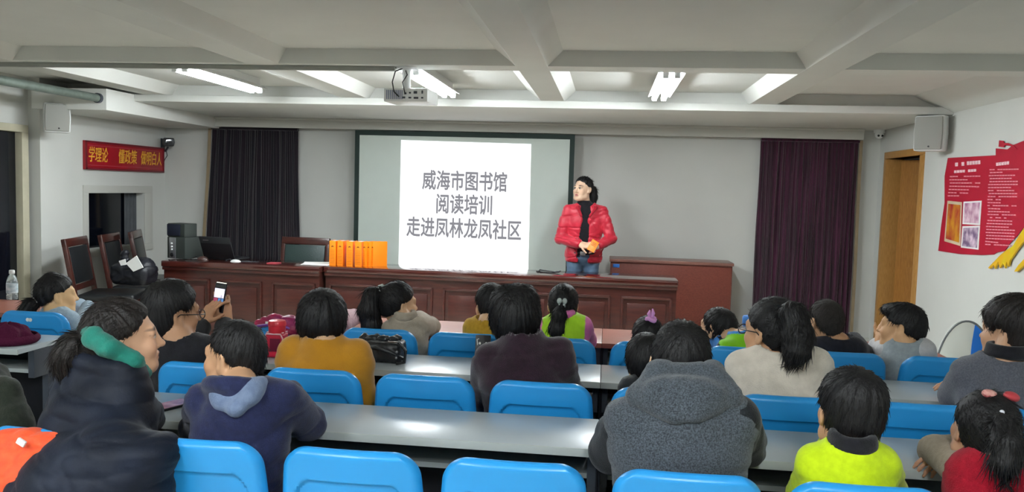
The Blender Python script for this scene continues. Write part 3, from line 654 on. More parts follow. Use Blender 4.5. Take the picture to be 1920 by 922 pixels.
def chair_proto():
    root = thing('blue_chair', 'x', 'chair', (0, 0, 0))
    W, Z0, Z1 = .185, .49, .845; rc = .062
    def hw(z):                      # half width of the back at height z
        w = W-.012*max(0, (.62-z)/.13) if z < .62 else W-.016*((z-.62)/.225)**2
        return w
    def outline(u, v):
        z = Z0+(Z1-Z0)*v; w = hw(z); t = (z-(Z1-rc))/rc
        if t > 0: w -= rc*(1-math.sqrt(max(0, 1-min(1, t)**2)))*1.0
        b = (z-Z0)/.03
        if b < 1: w -= .03*(1-math.sqrt(max(0, 1-(1-b)**2)))
        return w, z
    def sst(a, b, x): t = min(1, max(0, (x-a)/(b-a))); return t*t*(3-2*t)
    def rear(u, v):
        vv = 1-(1-v)**1.5
        w, z = outline(u, vv); x = (2*u-1)*w
        y = .008*math.sin(min(1, vv)*math.pi)-.05*(1-vv)*.0
        y -= .055*(vv-.5)*.55                     # recline towards the rear at the top
        y += .05*(x/W)**2*.35                     # wraps round the sitter
        # rolled rim
        e = min((w-abs(x))/.018, (Z1-z)/.018); e = max(0, min(1, e)); y += .016*(1-e)**2
        # recessed panel in the middle of the back
        ax = abs(x); zt = Z1-.088-.03*max(0, (ax-.10)/.035)**2
        ins = sst(.146, .136, ax)*sst(zt+.010, zt, z); y += .010*ins
        return (x, y, z)
    mb = MB(); nu, nv = 64, 60; W1 = nu+1
    P = [rear(i/nu, j/nv) for j in range(nv+1) for i in range(nu+1)]; Q = [(x, y+.011, z) for x, y, z in P]; K = len(P); fs = []
    for j in range(nv):
        for i in range(nu): a = j*W1+i; fs += [(a, a+1, a+W1+1, a+W1), (K+a, K+a+W1, K+a+W1+1, K+a+1)]
    rim = list(range(W1))+[j*W1+nu for j in range(1, nv+1)]+[nv*W1+i for i in range(nu-1, -1, -1)]+[j*W1 for j in range(nv-1, 0, -1)]
    for a, b in zip(rim, rim[1:]+rim[:1]): fs.append((b, a, K+a, K+b))
    mb.add(P+Q, fs, 0, True); mb.build('backrest', M_blue, root)
    def seat(u, v):
        x = (2*u-1)*(.175-.02*abs(2*v-1)**3); y = .02+.36*v
        z = .43+.03*(x/.175)**2-.02*math.sin(v*math.pi)-(.035*max(0, (v-.8)/.2)**2)+.06*max(0, (.15-v)/.15)**2
        return (x, y, z)
    mb = MB(); mb.grid(seat, 18, 18, thick=.011); mb.build('seat', M_blue, root)
    for s in (-1, 1):
        mb = MB(); mb.tube([(s*.10, .02, .70), (s*.10, .012, .60), (s*.10, .014, .50), (s*.10, .045, .41), (s*.10, .12, .395), (s*.10, .33, .395)], .011, 8); mb.build('bracket', M_darksteel, root)
    mb = MB(); mb.box(-.13, .13, .15, .19, .375, .395, .004); mb.box(-.025, .025, .145, .195, .02, .38, .006); mb.build('post', M_darksteel, root)
    mb = MB(); mb.box(-.15, .15, .12, .22, 0, .022, .008); mb.build('foot_plate', M_darksteel, root)
    return root
SLOTX = [-1.61+.185, -1.203+.185, -.795+.185, -.387+.185, .03+.185, .437+.185, .848+.185, 1.262+.185]
who = {
 'A': ['with a crimson pouch over its top', 'in front of the black shoulder bag', 'behind the child in the yellow top', 'behind the girl in pink and lime', 'behind the girl with the pink hair tie', 'behind the child slumped in green and blue', 'behind the boy with the buzz cut', 'behind the right side of the grey-shirt boy'],
 'B': ['behind the woman filming with her phone', 'behind the woman in the mustard coat', 'standing empty between the mustard and burgundy coats', 'behind the woman in the burgundy coat', 'behind the small child beside the hooded man', 'behind the woman in the cream sweater', 'empty, between the lime-shirt boy and the red-vest girl', 'behind the woman in the grey coat'],
 'C': ['under the woman in the navy padded coat', 'behind the boy in the navy hoodie', 'empty, right of the navy hoodie boy, nearest row', 'empty, left of the hooded man, nearest row', 'behind the man in the grey hooded vest', 'behind the boy in the lime shirt', 'behind the girl in the red vest', 'empty at the right end of the nearest row']}
rown = {'A': 'front row', 'B': 'second row', 'C': 'nearest row'}
proto = chair_proto(); first = True
def put_chair(x, y, label, num=None):
    global first
    o = proto if first else copy_tree(proto); first = False
    o.location = (x, y, 0); o['label'] = label; o['group'] = 'blue chairs in rows'
    return o
for r in 'ABC':
    for i, x in enumerate(SLOTX): put_chair(x, ROWS[r][0], 'blue plastic chair '+who[r][i] + ('' if 'row' in who[r][i] else ', '+rown[r]))
lc = put_chair(-2.735, 3.52, 'blue plastic chair with a white number mark, across the left aisle')
put_chair(-3.145, 3.52, 'blue plastic chair at the left picture edge, beside the numbered chair')
put_chair(-2.735, 2.68, 'blue plastic chair across the left aisle, behind the table with the maroon cap')
mb = MB()
for q in ((-.011, -.002), (.003, .012)): mb.lathe([(.009, 0), (.009, .002)], 14, M=Matrix.Translation(((q[0]+q[1])/2, -.012, .808)) @ Matrix.Rotation(math.pi/2, 4, 'X'))
nm = mb.build('number_mark', M_paper, lc)

# ------------------------------------------------------------------ things on the tables
# clear plastic water bottle
c = atz(23, 561, TZ)
root = thing('water_bottle', 'clear plastic water bottle with white cap on the red-brown table at far left', 'bottle', (c.x, c.y, TZ))
m = mat('clear_plastic', 'dfe8ea', .08, .5, trans=.85, alpha=.85)
k = (1500/ (c.y*1.02)); H = 60/1500*(c.y*1.01)
mb = MB(); mb.lathe([(.026, 0), (.031, .006), (.031, .03), (.029, .034), (.031, .04), (.031, .065), (.029, .07), (.031, .076), (.031, .10), (.028, .115), (.022, .135), (.013, .15), (.012, H-.018)], 28, c=(0, 0, .001)); mb.build('bottle_body', m, root)
mb = MB(); mb.lathe([(.0315, .04), (.0318, .042), (.0318, .095), (.0315, .097)], 28); mb.build('label_band', mat('pale_label', 'c9d2d4', .4, .4, col2='8fa3ac', vscale=40), root)
mb = MB(); mb.lathe([(.015, H-.022), (.0155, H-.02), (.0155, H-.004), (.013, H)], 20); mb.build('cap', M_white, root)

# maroon cap on the left table
c = atz(8, 648, TZ)
root = thing('knitted_cap', 'maroon knitted cap lying on the grey table at the left edge', 'cap', (c.x-.01, 3.25, TZ))
mb = MB(); mb.grid(lambda u, v: ((.10+.012*math.sin(u*44))*math.cos(u*2*math.pi)*math.cos(v*1.5)-.02, (.085+.01*math.sin(u*44))*math.sin(u*2*math.pi)*math.cos(v*1.5), .015+.075*math.sin(v*1.5)+.006*math.sin(u*25+v*8)), 66, 12); mb.build('crown', mat('maroon_wool', '4a1730', .9, .1, bump=.5, bscale=120), root)
mb = MB(); mb.grid(lambda u, v: ((.115+.012*math.sin(v*3.14))*math.cos(u*2*math.pi)-.02, (.10+.012*math.sin(v*3.14))*math.sin(u*2*math.pi), .007+.03*v), 48, 5, thick=.005); mb.build('brim', mat('maroon_wool', '4a1730'), root)

# phone on the nearest table
c = atz(317, 763, TZ)
root = thing('smartphone', 'phone with a pink screen lying on the grey table beside the navy coat', 'phone', (c.x, c.y, TZ), math.radians(-24), 'phones')
MB().box(-.037, .037, -.075, .075, .0005, .009, .003).build('case', M_dark, root)
MB().box(-.033, .033, -.070, .070, .009, .0096).build('screen', mat('pink_screen', 'c9979c', .15, .5, col2='8d5f74', vscale=30, emit=.12), root)

# small black phone leaning on the chair back, with a white smile mark
c = aty(905, 646, 3.44)
root = thing('smartphone', 'black phone case with white smile mark by the burgundy coat', 'phone', (c.x, 3.445, TZ), math.radians(6), 'phones')
T = Matrix.Rotation(math.radians(-14), 4, 'X')
mb = MB(); mb.box(-.034, .034, -.006, .004, .0, .105, .004, M=T); mb.build('case', M_dark, root)
mb = MB(); mb.tube([T @ Vector((x, -.0065, .035+8*x*x)) for x in np.linspace(-.02, .02, 9)], .0028, 8)
for s in (-1, 1): mb.ball(T @ Vector((s*.014, -.0065, .068)), .005, .002, .006, n=10)
mb.tube([T @ Vector((s, -.0065, z)) for s, z in ((-.024, .06), (-.026, .085), (-.018, .088))], .0022, 6)
mb.build('print', M_paper, root)

# blue-lidded cup on the front table
c = atz(1386, 624, TZ)
root = thing('drink_bottle', 'translucent bottle with blue cap beside the woman in glasses', 'bottle', (c.x, 4.2, TZ))
mb = MB(); mb.lathe([(.024, 0), (.03, .005), (.03, .06), (.026, .075), (.026, .085)], 24, c=(0, 0, .001)); mb.build('bottle_body', mat('cloudy_plastic', 'a9b9c6', .2, .5, trans=.4), root)
mb = MB(); mb.lathe([(.029, .082), (.031, .086), (.031, .125), (.027, .135), (.012, .138)], 24); mb.build('cap', mat('blue_cap', '3f86d6', .35, .5, vary=.05), root)

# red bottle in a red sleeve with white piping
c = atz(531, 662, TZ)
root = thing('red_bottle', 'red insulated bottle in a red sleeve with white piping, left of the mustard coat', 'bottle', (c.x, 3.27, TZ))
mR = mat('red_nylon', 'bf1f3c', .5, .4, vary=.1, bump=.1, bscale=60)
mb = MB(); mb.box(-.042, .042, -.035, .035, 0.001, .105, .016, seg=4); mb.build('sleeve', mR, root)
mb = MB(); mb.tube([(-.041, -.034, .004), (-.041, -.034, .085), (-.032, -.034, .104), (.032, -.034, .104), (.041, -.034, .085), (.041, -.034, .02)], .0035, 8); mb.tube([(-.035, 0.03, .106), (-.035, -.02, .108), (.035, -.02, .108), (.035, .03, .106)], .003, 8); mb.build('piping', mat('pink_white_piping', 'e9b9be', .5, .3, vary=.05), root)
mb = MB(); mb.lathe([(.034, .10), (.036, .105), (.036, .135), (.038, .137), (.038, .150), (.034, .158), (.02, .161)], 28, c=(.002, 0, 0)); mb.build('lid', mat('coral_plastic', 'd8303f', .3, .5, vary=.03), root)
mb = MB(); mb.tube([(-.05+.028*math.cos(t), -.01+.02*math.sin(t), .006+.004*math.sin(2*t)) for t in np.linspace(0, 6.28, 24)[:-1]], .006, 8, closed=True); mb.build('carry_loop', mat('dark_red_strap', '6a1430', .6, .3), root)
MB().box(-.015, .03, -.0375, -.035, .03, .085, .001).build('pocket', mat('dark_red_strap', '6a1430'), root)

# round-topped white pop-up bin with a blue side near the right wall
c = aty(1816, 602, 4.75); zt = c.z
root = thing('pop_up_bin', 'white round-topped fabric bin with a grey rim and blue side by the right wall', 'bin', (c.x-.005, 4.75, 0))
R0 = .155
def arch(u, t):   # point of the rim outline
    a = math.pi*u; return (-R0*1.05*math.cos(a), .0, zt-.36+.36*math.sin(a)) 
mb = MB(); pts = [(-R0*1.05, 0, .02), (-R0*1.05, 0, zt-.36)]+[arch(u, 0) for u in np.linspace(0, 1, 28)]+[(R0*1.05, 0, .02)]
mb.tube(pts, .006, 8); mb.build('rim', mat('grey_rim', '74777a', .5, .4), root)
def sheetf(u, v):
    x = -R0*1.03+2*R0*1.03*u; top = zt-.36+.36*math.sqrt(max(0, 1-(x/(R0*1.05))**2)); return (x, .02+.05*math.sin(u*3.14)*math.sin(v*3.0)+.004*math.sin(v*17+u*9), .02+(top-.02)*v)
mb = MB(); mb.grid(lambda u, v: sheetf(u*.66, v), 24, 24, thick=.003); mb.build('fabric', translucent_mat('white_fabric', 'f2f4f0'), root)
mb = MB(); mb.grid(lambda u, v: sheetf(.66+u*.34, v), 10, 24, thick=.003); mb.build('blue_side', translucent_mat('sky_fabric', '5aaaf2'), root)
# ------------------------------------------------------------------ smooth bodies: distance fields turned into meshes
def smin(a, b, k):
    if k <= 0: return np.minimum(a, b)
    h = np.clip(.5+.5*(b-a)/k, 0, 1); return b+(a-b)*h-k*h*(1-h)
def smax(a, b, k): return -smin(-a, -b, k)
V = lambda *a: np.array(a, float)
def nrm(v): v = np.asarray(v, float); return v/(np.linalg.norm(v)+1e-9)

def cap(a, b, ra, rb=None, k=.02, op='+'): return dict(t='cap', a=np.asarray(a, float), b=np.asarray(b, float), ra=ra, rb=ra if rb is None else rb, k=k, op=op)
def ell(c, r, R=None, k=.02, op='+'): return dict(t='ell', c=np.asarray(c, float), r=np.asarray(r, float), R=np.eye(3) if R is None else np.asarray(R, float), k=k, op=op)
def rbox(c, r, rd, R=None, k=.02, op='+'): return dict(t='box', c=np.asarray(c, float), r=np.asarray(r, float), rd=rd, R=np.eye(3) if R is None else np.asarray(R, float), k=k, op=op)
def tor(c, r1, r2, R=None, sy=1.0, k=.01, op='+'): return dict(t='tor', c=np.asarray(c, float), r1=r1, r2=r2, sy=sy, R=np.eye(3) if R is None else np.asarray(R, float), k=k, op=op)
def pln(p, n, k=.01): return dict(t='pln', p=np.asarray(p, float), n=nrm(n), k=k, op='x')
def infl(pr, t):
    out = []
    for p in pr:
        q = dict(p)
        if p['t'] == 'cap': q['ra'] += t; q['rb'] += t
        elif p['t'] in ('ell', 'box'): q['r'] = p['r']+t
        elif p['t'] == 'tor': q['r2'] += t
        out.append(q)
    return out
def pbox(p):
    if p['t'] == 'cap':
        r = max(p['ra'], p['rb']); return np.minimum(p['a'], p['b'])-r, np.maximum(p['a'], p['b'])+r
    if p['t'] == 'tor': r = p['r1']*max(1, p['sy'])+p['r2']; return p['c']-r, p['c']+r
    e = np.abs(p['R']) @ p['r']; return p['c']-e, p['c']+e
def pdist(p, X, Y, Z):
    t = p['t']
    if t == 'cap':
        a, b = p['a'], p['b']; d = b-a; L2 = d @ d+1e-12
        x, y, z = X-a[0], Y-a[1], Z-a[2]
        h = np.clip((x*d[0]+y*d[1]+z*d[2])/L2, 0, 1)
        return np.sqrt((x-h*d[0])**2+(y-h*d[1])**2+(z-h*d[2])**2)-(p['ra']+(p['rb']-p['ra'])*h)
    if t == 'pln': return (X-p['p'][0])*p['n'][0]+(Y-p['p'][1])*p['n'][1]+(Z-p['p'][2])*p['n'][2]
    R = p['R']; x, y, z = X-p['c'][0], Y-p['c'][1], Z-p['c'][2]
    u = x*R[0, 0]+y*R[1, 0]+z*R[2, 0]; v = x*R[0, 1]+y*R[1, 1]+z*R[2, 1]; w = x*R[0, 2]+y*R[1, 2]+z*R[2, 2]
    if t == 'ell':
        r = p['r']; k0 = np.sqrt((u/r[0])**2+(v/r[1])**2+(w/r[2])**2); k1 = np.sqrt((u/r[0]**2)**2+(v/r[1]**2)**2+(w/r[2]**2)**2)
        return k0*(k0-1)/(k1+1e-9)
    if t == 'box':
        r = p['r']-p['rd']; a, b, c = np.abs(u)-r[0], np.abs(v)-r[1], np.abs(w)-r[2]
        return np.sqrt(np.maximum(a, 0)**2+np.maximum(b, 0)**2+np.maximum(c, 0)**2)+np.minimum(np.maximum(a, np.maximum(b, c)), 0)-p['rd']
    if t == 'tor':
        q = np.sqrt(u*u+(v/p['sy'])**2)-p['r1']; return np.sqrt(q*q+w*w)-p['r2']

def field(prims, h, pad=None):
    pos = [p for p in prims if p['op'] == '+']
    bb = [pbox(p) for p in pos]; lo = np.min([b[0] for b in bb], 0); hi = np.max([b[1] for b in bb], 0)
    pad = 3*h+.01 if pad is None else pad; lo = lo-pad; hi = hi+pad
    n = np.ceil((hi-lo)/h).astype(int)+1
    ax = [lo[i]+np.arange(n[i])*h for i in range(3)]
    F = np.full(n, .25, np.float32)
    for p in prims:
        if p['t'] == 'pln': sl = [slice(0, n[i]) for i in range(3)]
        else:
            b0, b1 = pbox(p); m = p['k']+3*h
            i0 = np.maximum(0, np.floor((b0-m-lo)/h).astype(int)); i1 = np.minimum(n, np.ceil((b1+m-lo)/h).astype(int)+1)
            if (i1 <= i0).any(): continue
            sl = [slice(i0[i], i1[i]) for i in range(3)]
        X = ax[0][sl[0]][:, None, None]; Y = ax[1][sl[1]][None, :, None]; Z = ax[2][sl[2]][None, None, :]
        d = pdist(p, X, Y, Z).astype(np.float32)
        S = tuple(sl)
        if p['op'] == '+': F[S] = smin(F[S], d, p['k'])
        elif p['op'] == '-': F[S] = smax(F[S], -d, p['k'])
        else: F[S] = smax(F[S], d, p['k'])
    return F, lo

def nets(F, lo, h):
    S = F < 0
    n = F.shape; c = np.zeros((n[0]-1, n[1]-1, n[2]-1), np.int8)
    for dx in (0, 1):
        for dy in (0, 1):
            for dz in (0, 1): c += S[dx:n[0]-1+dx, dy:n[1]-1+dy, dz:n[2]-1+dz]
    mix = (c > 0) & (c < 8); I = np.argwhere(mix)
    idx = np.full(mix.shape, -1, np.int64); idx[mix] = np.arange(len(I))
    acc = np.zeros((len(I), 3)); cnt = np.zeros(len(I))
    corners = [(a, b, d) for a in (0, 1) for b in (0, 1) for d in (0, 1)]
    for a in corners:
        for axx in range(3):
            if a[axx]: continue
            b = list(a); b[axx] = 1
            fa = F[I[:, 0]+a[0], I[:, 1]+a[1], I[:, 2]+a[2]]; fb = F[I[:, 0]+b[0], I[:, 1]+b[1], I[:, 2]+b[2]]
            cr = (fa < 0) != (fb < 0); t = np.where(cr, fa/(fa-fb+1e-20), 0)
            p = np.tile(np.array(a, float), (len(I), 1)); p[:, axx] += t
            acc += p*cr[:, None]; cnt += cr
    Vt = lo+(I+acc/np.maximum(cnt, 1)[:, None])*h
    faces = []
    for axx in range(3):
        o1, o2 = (axx+1) % 3, (axx+2) % 3
        sa = [slice(None)]*3; sb = [slice(None)]*3; sa[axx] = slice(0, -1); sb[axx] = slice(1, None)
        A, B = S[tuple(sa)], S[tuple(sb)]; E = np.argwhere(A != B)
        E = E[(E[:, o1] > 0) & (E[:, o2] > 0) & (E[:, o1] < n[o1]-1) & (E[:, o2] < n[o2]-1)]
        if not len(E): continue
        q = []
        for d1, d2 in ((-1, -1), (0, -1), (0, 0), (-1, 0)):
            cc = E.copy(); cc[:, o1] += d1; cc[:, o2] += d2; q.append(idx[cc[:, 0], cc[:, 1], cc[:, 2]])
        q = np.stack(q, 1); flip = B[E[:, 0], E[:, 1], E[:, 2]]
        q[flip] = q[flip][:, ::-1]; faces.append(q)
    Fq = np.concatenate(faces); Fq = Fq[(Fq >= 0).all(1)]
    return Vt, Fq
def vnormals(Vt, Fq):
    N = np.zeros_like(Vt); a, b, c, d = (Vt[Fq[:, i]] for i in range(4)); fn = np.cross(c-a, d-b)
    for i in range(4): np.add.at(N, Fq[:, i], fn)
    return N/(np.linalg.norm(N, axis=1, keepdims=True)+1e-12)
def relax(Vt, Fq, it):
    for _ in range(it):
        A = np.zeros_like(Vt); c = np.zeros(len(Vt))
        for i in range(4):
            j = (i+1) % 4; np.add.at(A, Fq[:, i], Vt[Fq[:, j]]); np.add.at(A, Fq[:, j], Vt[Fq[:, i]]); np.add.at(c, Fq[:, i], 1); np.add.at(c, Fq[:, j], 1)
        Vt = .5*Vt+.5*A/np.maximum(c, 1)[:, None]
    return Vt
def skin_of(prims, h, disp=None, it=1):
    F, lo = field(prims, h); Vt, Fq = nets(F, lo, h); Vt = relax(Vt, Fq, it)
    if disp is not None:
        N = vnormals(Vt, Fq); Vt = Vt+N*disp(Vt, N)[:, None]
    return Vt, Fq
def qmesh(name, blocks, m, root, colors=None):
    Vs = np.concatenate([b[0] for b in blocks]); off = 0; Fs = []
    for b in blocks: Fs.append(b[1]+off); off += len(b[0])
    Fs = np.concatenate(Fs); base = np.array(root.location) if root is not None else 0
    me = bpy.data.meshes.new(name); L = (Vs-base).astype(np.float32)
    me.vertices.add(len(L)); me.vertices.foreach_set('co', L.ravel())
    me.loops.add(len(Fs)*4); me.loops.foreach_set('vertex_index', Fs.ravel().astype(np.int32))
    me.polygons.add(len(Fs)); me.polygons.foreach_set('loop_start', np.arange(0, len(Fs)*4, 4, dtype=np.int32))
    me.polygons.foreach_set('use_smooth', np.ones(len(Fs), bool)); me.update(); me.validate()
    if colors is not None:
        at = me.color_attributes.new('Col', 'FLOAT_COLOR', 'POINT'); C = np.ones((len(L), 4), np.float32); C[:, :3] = colors; at.data.foreach_set('color', C.ravel())
    me.materials.append(m); o = bpy.data.objects.new(name, me); link(o, root); return o

_rs = np.random.RandomState(3)
def waves(seed, n, lo, hi):
    r = np.random.RandomState(seed); k = r.normal(size=(n, 3)); k /= np.linalg.norm(k, axis=1, keepdims=True)
    return k*r.uniform(lo, hi, (n, 1)), r.uniform(0, 6.28, n), r.uniform(.5, 1, n)
def noise3(P, W): k, ph, a = W; return (np.sin(P @ k.T+ph)*a).sum(1)/np.sqrt(len(a))
def folds(amp, seed=1, squash=(1, 1, 2.2), lo=9, hi=24):
    W1 = waves(seed, 8, lo, hi); W2 = waves(seed+50, 7, lo*2.2, hi*2.2); W3 = waves(seed+90, 6, lo*.8, hi*.8); sq = np.array(squash)
    def d(P, N):
        q = P*sq; w = .03*np.stack([noise3(q, W3), noise3(q[:, [1, 2, 0]], W3), noise3(q[:, [2, 0, 1]], W3)], 1)
        a = noise3(q+w, W1); b = noise3(q+w, W2)
        return amp*(.55*np.tanh(a)-.95*np.exp(-(a/.20)**2)-.45*np.exp(-(b/.25)**2)+.25*b+.35)
    return d

M_skin = mat('skin', 'c79f7d', .5, .35, attr='Col', bump=.03, bscale=250)
def hairmat(name, c): return mat(name, c, .55, .35, vary=.4, vscale=50, stretch=(1, 1, .25), bump=.3, bscale=260)
M_hair = hairmat('black_hair', '0d0c0e'); M_hairbr = hairmat('dark_brown_hair', '17110f'); M_hairgr = hairmat('greying_black_hair', '1b1e20')
def cloth(name, c, c2=None, rough=.85, bump=.25, bs=260, sheen=.15, vs=60, attr=None): return mat(name, c, rough, .2, bump=bump, bscale=bs, sheen=sheen, col2=c2, vscale=vs, vary=0 if c2 else .06, attr=attr)
M_trous = cloth('dark_trousers', '1d212b'); M_shoe = mat('dark_shoes', '17171b', .5, .3, bump=.05)

def rotm(yaw, pitch, roll):
    y, p, r = (math.radians(a) for a in (yaw, pitch, roll))
    Rz = np.array([[math.cos(y), -math.sin(y), 0], [math.sin(y), math.cos(y), 0], [0, 0, 1]])
    Rx = np.array([[1, 0, 0], [0, math.cos(p), -math.sin(p)], [0, math.sin(p), math.cos(p)]])
    Ry = np.array([[math.cos(r), 0, math.sin(r)], [0, 1, 0], [-math.sin(r), 0, math.cos(r)]])
    return Rz @ Rx @ Ry
class Head:
    """face looks along +y of its own frame; yaw turns it left (counter-clockwise seen from above)"""
    def __init__(s, c, k, yaw=0, pitch=0, roll=0): s.c = np.array(c, float); s.k = k; s.R = rotm(yaw, pitch, roll)
    def p(s, x, y, z): return s.c+s.k*(s.R @ V(x, y, z))
    def d(s, x, y, z): return s.R @ V(x, y, z)
    def loc(s, P): return (P-s.c) @ s.R/s.k
    def E(s, c, r, k=.02, op='+'): return ell(s.p(*c), V(*r)*s.k, s.R, k*s.k, op)
    def C(s, a, b, ra, rb=None, k=.012, op='+'): return cap(s.p(*a), s.p(*b), ra*s.k, (ra if rb is None else rb)*s.k, k*s.k, op)
    def skull(s): return [s.E((0, -.012, .034), (.074, .092, .085)), s.E((0, .022, -.03), (.062, .068, .086), .03)]
    def face(s, child=False):
        pr = s.skull()
        pr += [s.C((-.03, .062, -.088), (.03, .062, -.088), .026, k=.03), s.E((0, .074, -.096), (.022, .02, .02), .02),
               s.C((-.05, .02, -.072), (.05, .02, -.072), .022, k=.03),
               s.E((-.036, .066, -.03), (.026, .022, .026), .025), s.E((.036, .066, -.03), (.026, .022, .026), .025),
               s.C((-.036, .079, .024), (.036, .079, .024), .011, k=.02)]
        for q in (-1, 1):
            pr.append(s.E((q*.032, .098, .004), (.021, .017, .012), .010, '-'))
            pr.append(s.E((q*.031, .079, .004), (.0135, .0125, .0115), .003))
            pr.append(s.C((q*.016, .088, .0135), (q*.046, .081, .012), .0042, k=.006))
        b = .85 if child else 1.0
        pr += [s.C((0, .088, .012), (0, .088+.018*b, -.028), .0085, .0105, .012), s.E((0, .088+.021*b, -.030), (.012, .012, .010), .008),
               s.E((-.014, .093, -.033), (.009, .010, .008), .008), s.E((.014, .093, -.033), (.009, .010, .008), .008),
               s.C((-.016, .0905, -.0575), (.016, .0905, -.0575), .0065, k=.008), s.E((0, .094, -.057), (.013, .007, .0062), .008),
               s.C((-.014, .0895, -.069), (.014, .0895, -.069), .0072, k=.008),
               s.C((-.022, .099, -.063), (.022, .099, -.063), .0028, k=.004, op='-')]
        for q in (-1, 1):
            Re = s.R @ rotm(q*22, 8, 0)
            pr.append(ell(s.p(q*.077, -.008, -.006), V(.009, .021, .033)*s.k, Re, .008*s.k)); pr.append(ell(s.p(q*.087, -.004, -.002), V(.008, .011, .020)*s.k, Re, .006*s.k, '-'))
            pr.append(ell(s.p(q*.073, .004, -.030), V(.008, .010, .012)*s.k, Re, .008*s.k))
        return pr
    def colors(s, P, base, lips=(.36, .11, .10), brow=(.03, .02, .02), eyes=True):
        q = s.loc(P); C = np.tile(np.array(base, float), (len(P), 1)); x, y, z = np.abs(q[:, 0]), q[:, 1], q[:, 2]
        def mixc(w, col): C[:] = C*(1-w[:, None])+np.array(col)*w[:, None]
        near = ((x < .1) & (y > .0) & (np.abs(z) < .14)).astype(float)
        mixc(near*.30*np.exp(-(((x-.042)/.022)**2+((z+.030)/.022)**2)), (base[0]*1.02, base[1]*.72, base[2]*.70))
        if not eyes: return C
        mixc(near*(y > .07)*np.clip(1.25-((x/.022)**2+((z+.063)/.0135)**2), 0, 1), lips)
        arc = .031-.10*(x-.03)**2*20
        mixc(near*(y > .05)*np.clip(1.3-((x-.033)/.019)**2-((z-arc+.002)/.0060)**2, 0, 1)*.95, brow)
        e = (y > .07)*near
        mixc(e*np.clip(2.2-2*(((x-.031)/.0135)**2+((z-.004)/.0062)**2), 0, 1), (.62, .60, .58))
        mixc(e*np.clip(2.2-2*(((x-.031)/.0076)**2+((z-.004)/.0070)**2), 0, 1), (.010, .008, .008))
        mixc(e*np.clip(1.5-((x-.031)/.016)**2-((z-.0112)/.0036)**2, 0, 1)*.95, (.02, .015, .015))
        return C

def strands(head, axis, amp, seed, freq=1.0, crown=None):
    """ridges running away from a whorl: fine parallel locks"""
    r = np.random.RandomState(seed); n = 26
    f = np.round(r.uniform(6, 70, n)*freq); ph = r.uniform(0, 6.28, n); a = 1/np.sqrt(1+f/14.0)
    ax = nrm(axis); t1 = nrm(np.cross(ax, V(.3, .9, .2))); t2 = np.cross(ax, t1); c0 = head.c if crown is None else np.asarray(crown)
    W = waves(seed+9, 6, 8, 22)
    def d(P, N):
        q = P-c0; th = np.arctan2(q @ t2, q @ t1)+.10*noise3(P, W); rad = np.linalg.norm(q-np.outer(q @ ax, ax), axis=1)
        s = (np.sin(np.outer(th, f)+ph)*a).sum(1)/3.0
        return amp*s*np.clip(rad/.05, .15, 1)+.0025*noise3(P, W)
    return d

def locks(Vt, Fq, flow, n, length, lift, rad, seed, grav=(0, 0, -.25), jit=.22):
    """n fine tapering hairs rooted on the surface and combed along flow(P, N)"""
    r = np.random.RandomState(seed); N = vnormals(Vt, Fq)
    a = Vt[Fq[:, 0]]; c = Vt[Fq[:, 2]]; d = Vt[Fq[:, 3]]; b = Vt[Fq[:, 1]]
    ar = np.linalg.norm(np.cross(c-a, d-b), axis=1)+1e-12; f = r.choice(len(Fq), n, p=ar/ar.sum())
    u, v = r.rand(n, 1), r.rand(n, 1); P = a[f]*(1-u)*(1-v)+b[f]*u*(1-v)+c[f]*u*v+d[f]*(1-u)*v; Nn = N[Fq[f, 0]]
    D = flow(P, Nn); D = D-Nn*(D*Nn).sum(1, keepdims=True); D /= np.linalg.norm(D, axis=1, keepdims=True)+1e-9
    D = D+r.normal(0, jit, (n, 3)); D /= np.linalg.norm(D, axis=1, keepdims=True)
    Ln = length*r.uniform(.5, 1.25, (n, 1)); lf = lift*r.uniform(.2, 1.3, (n, 1)); S = 4; pts = [P-Nn*.0015]
    for i in range(1, S): pts.append(pts[-1]+(D+Nn*lf*(1 if i < 3 else .2)+np.array(grav)*i/S)*Ln/(S-1))
    A = np.cross(D, Nn); A /= np.linalg.norm(A, axis=1, keepdims=True)+1e-9; vs = []
    for i, p in enumerate(pts):
        rr = rad*(1, .95, .7, .12)[i]
        for k in range(3):
            t = 2.094*k; vs.append(p+rr*(A*math.cos(t)+Nn*math.sin(t)))
    vs = np.stack(vs, 1).reshape(-1, 3); fs = []
    base = np.arange(n)*(S*3)
    for i in range(S-1):
        for k in range(3): fs.append(np.stack([base+i*3+k, base+i*3+(k+1) % 3, base+(i+1)*3+(k+1) % 3, base+(i+1)*3+k], 1))
    return vs, np.concatenate(fs)

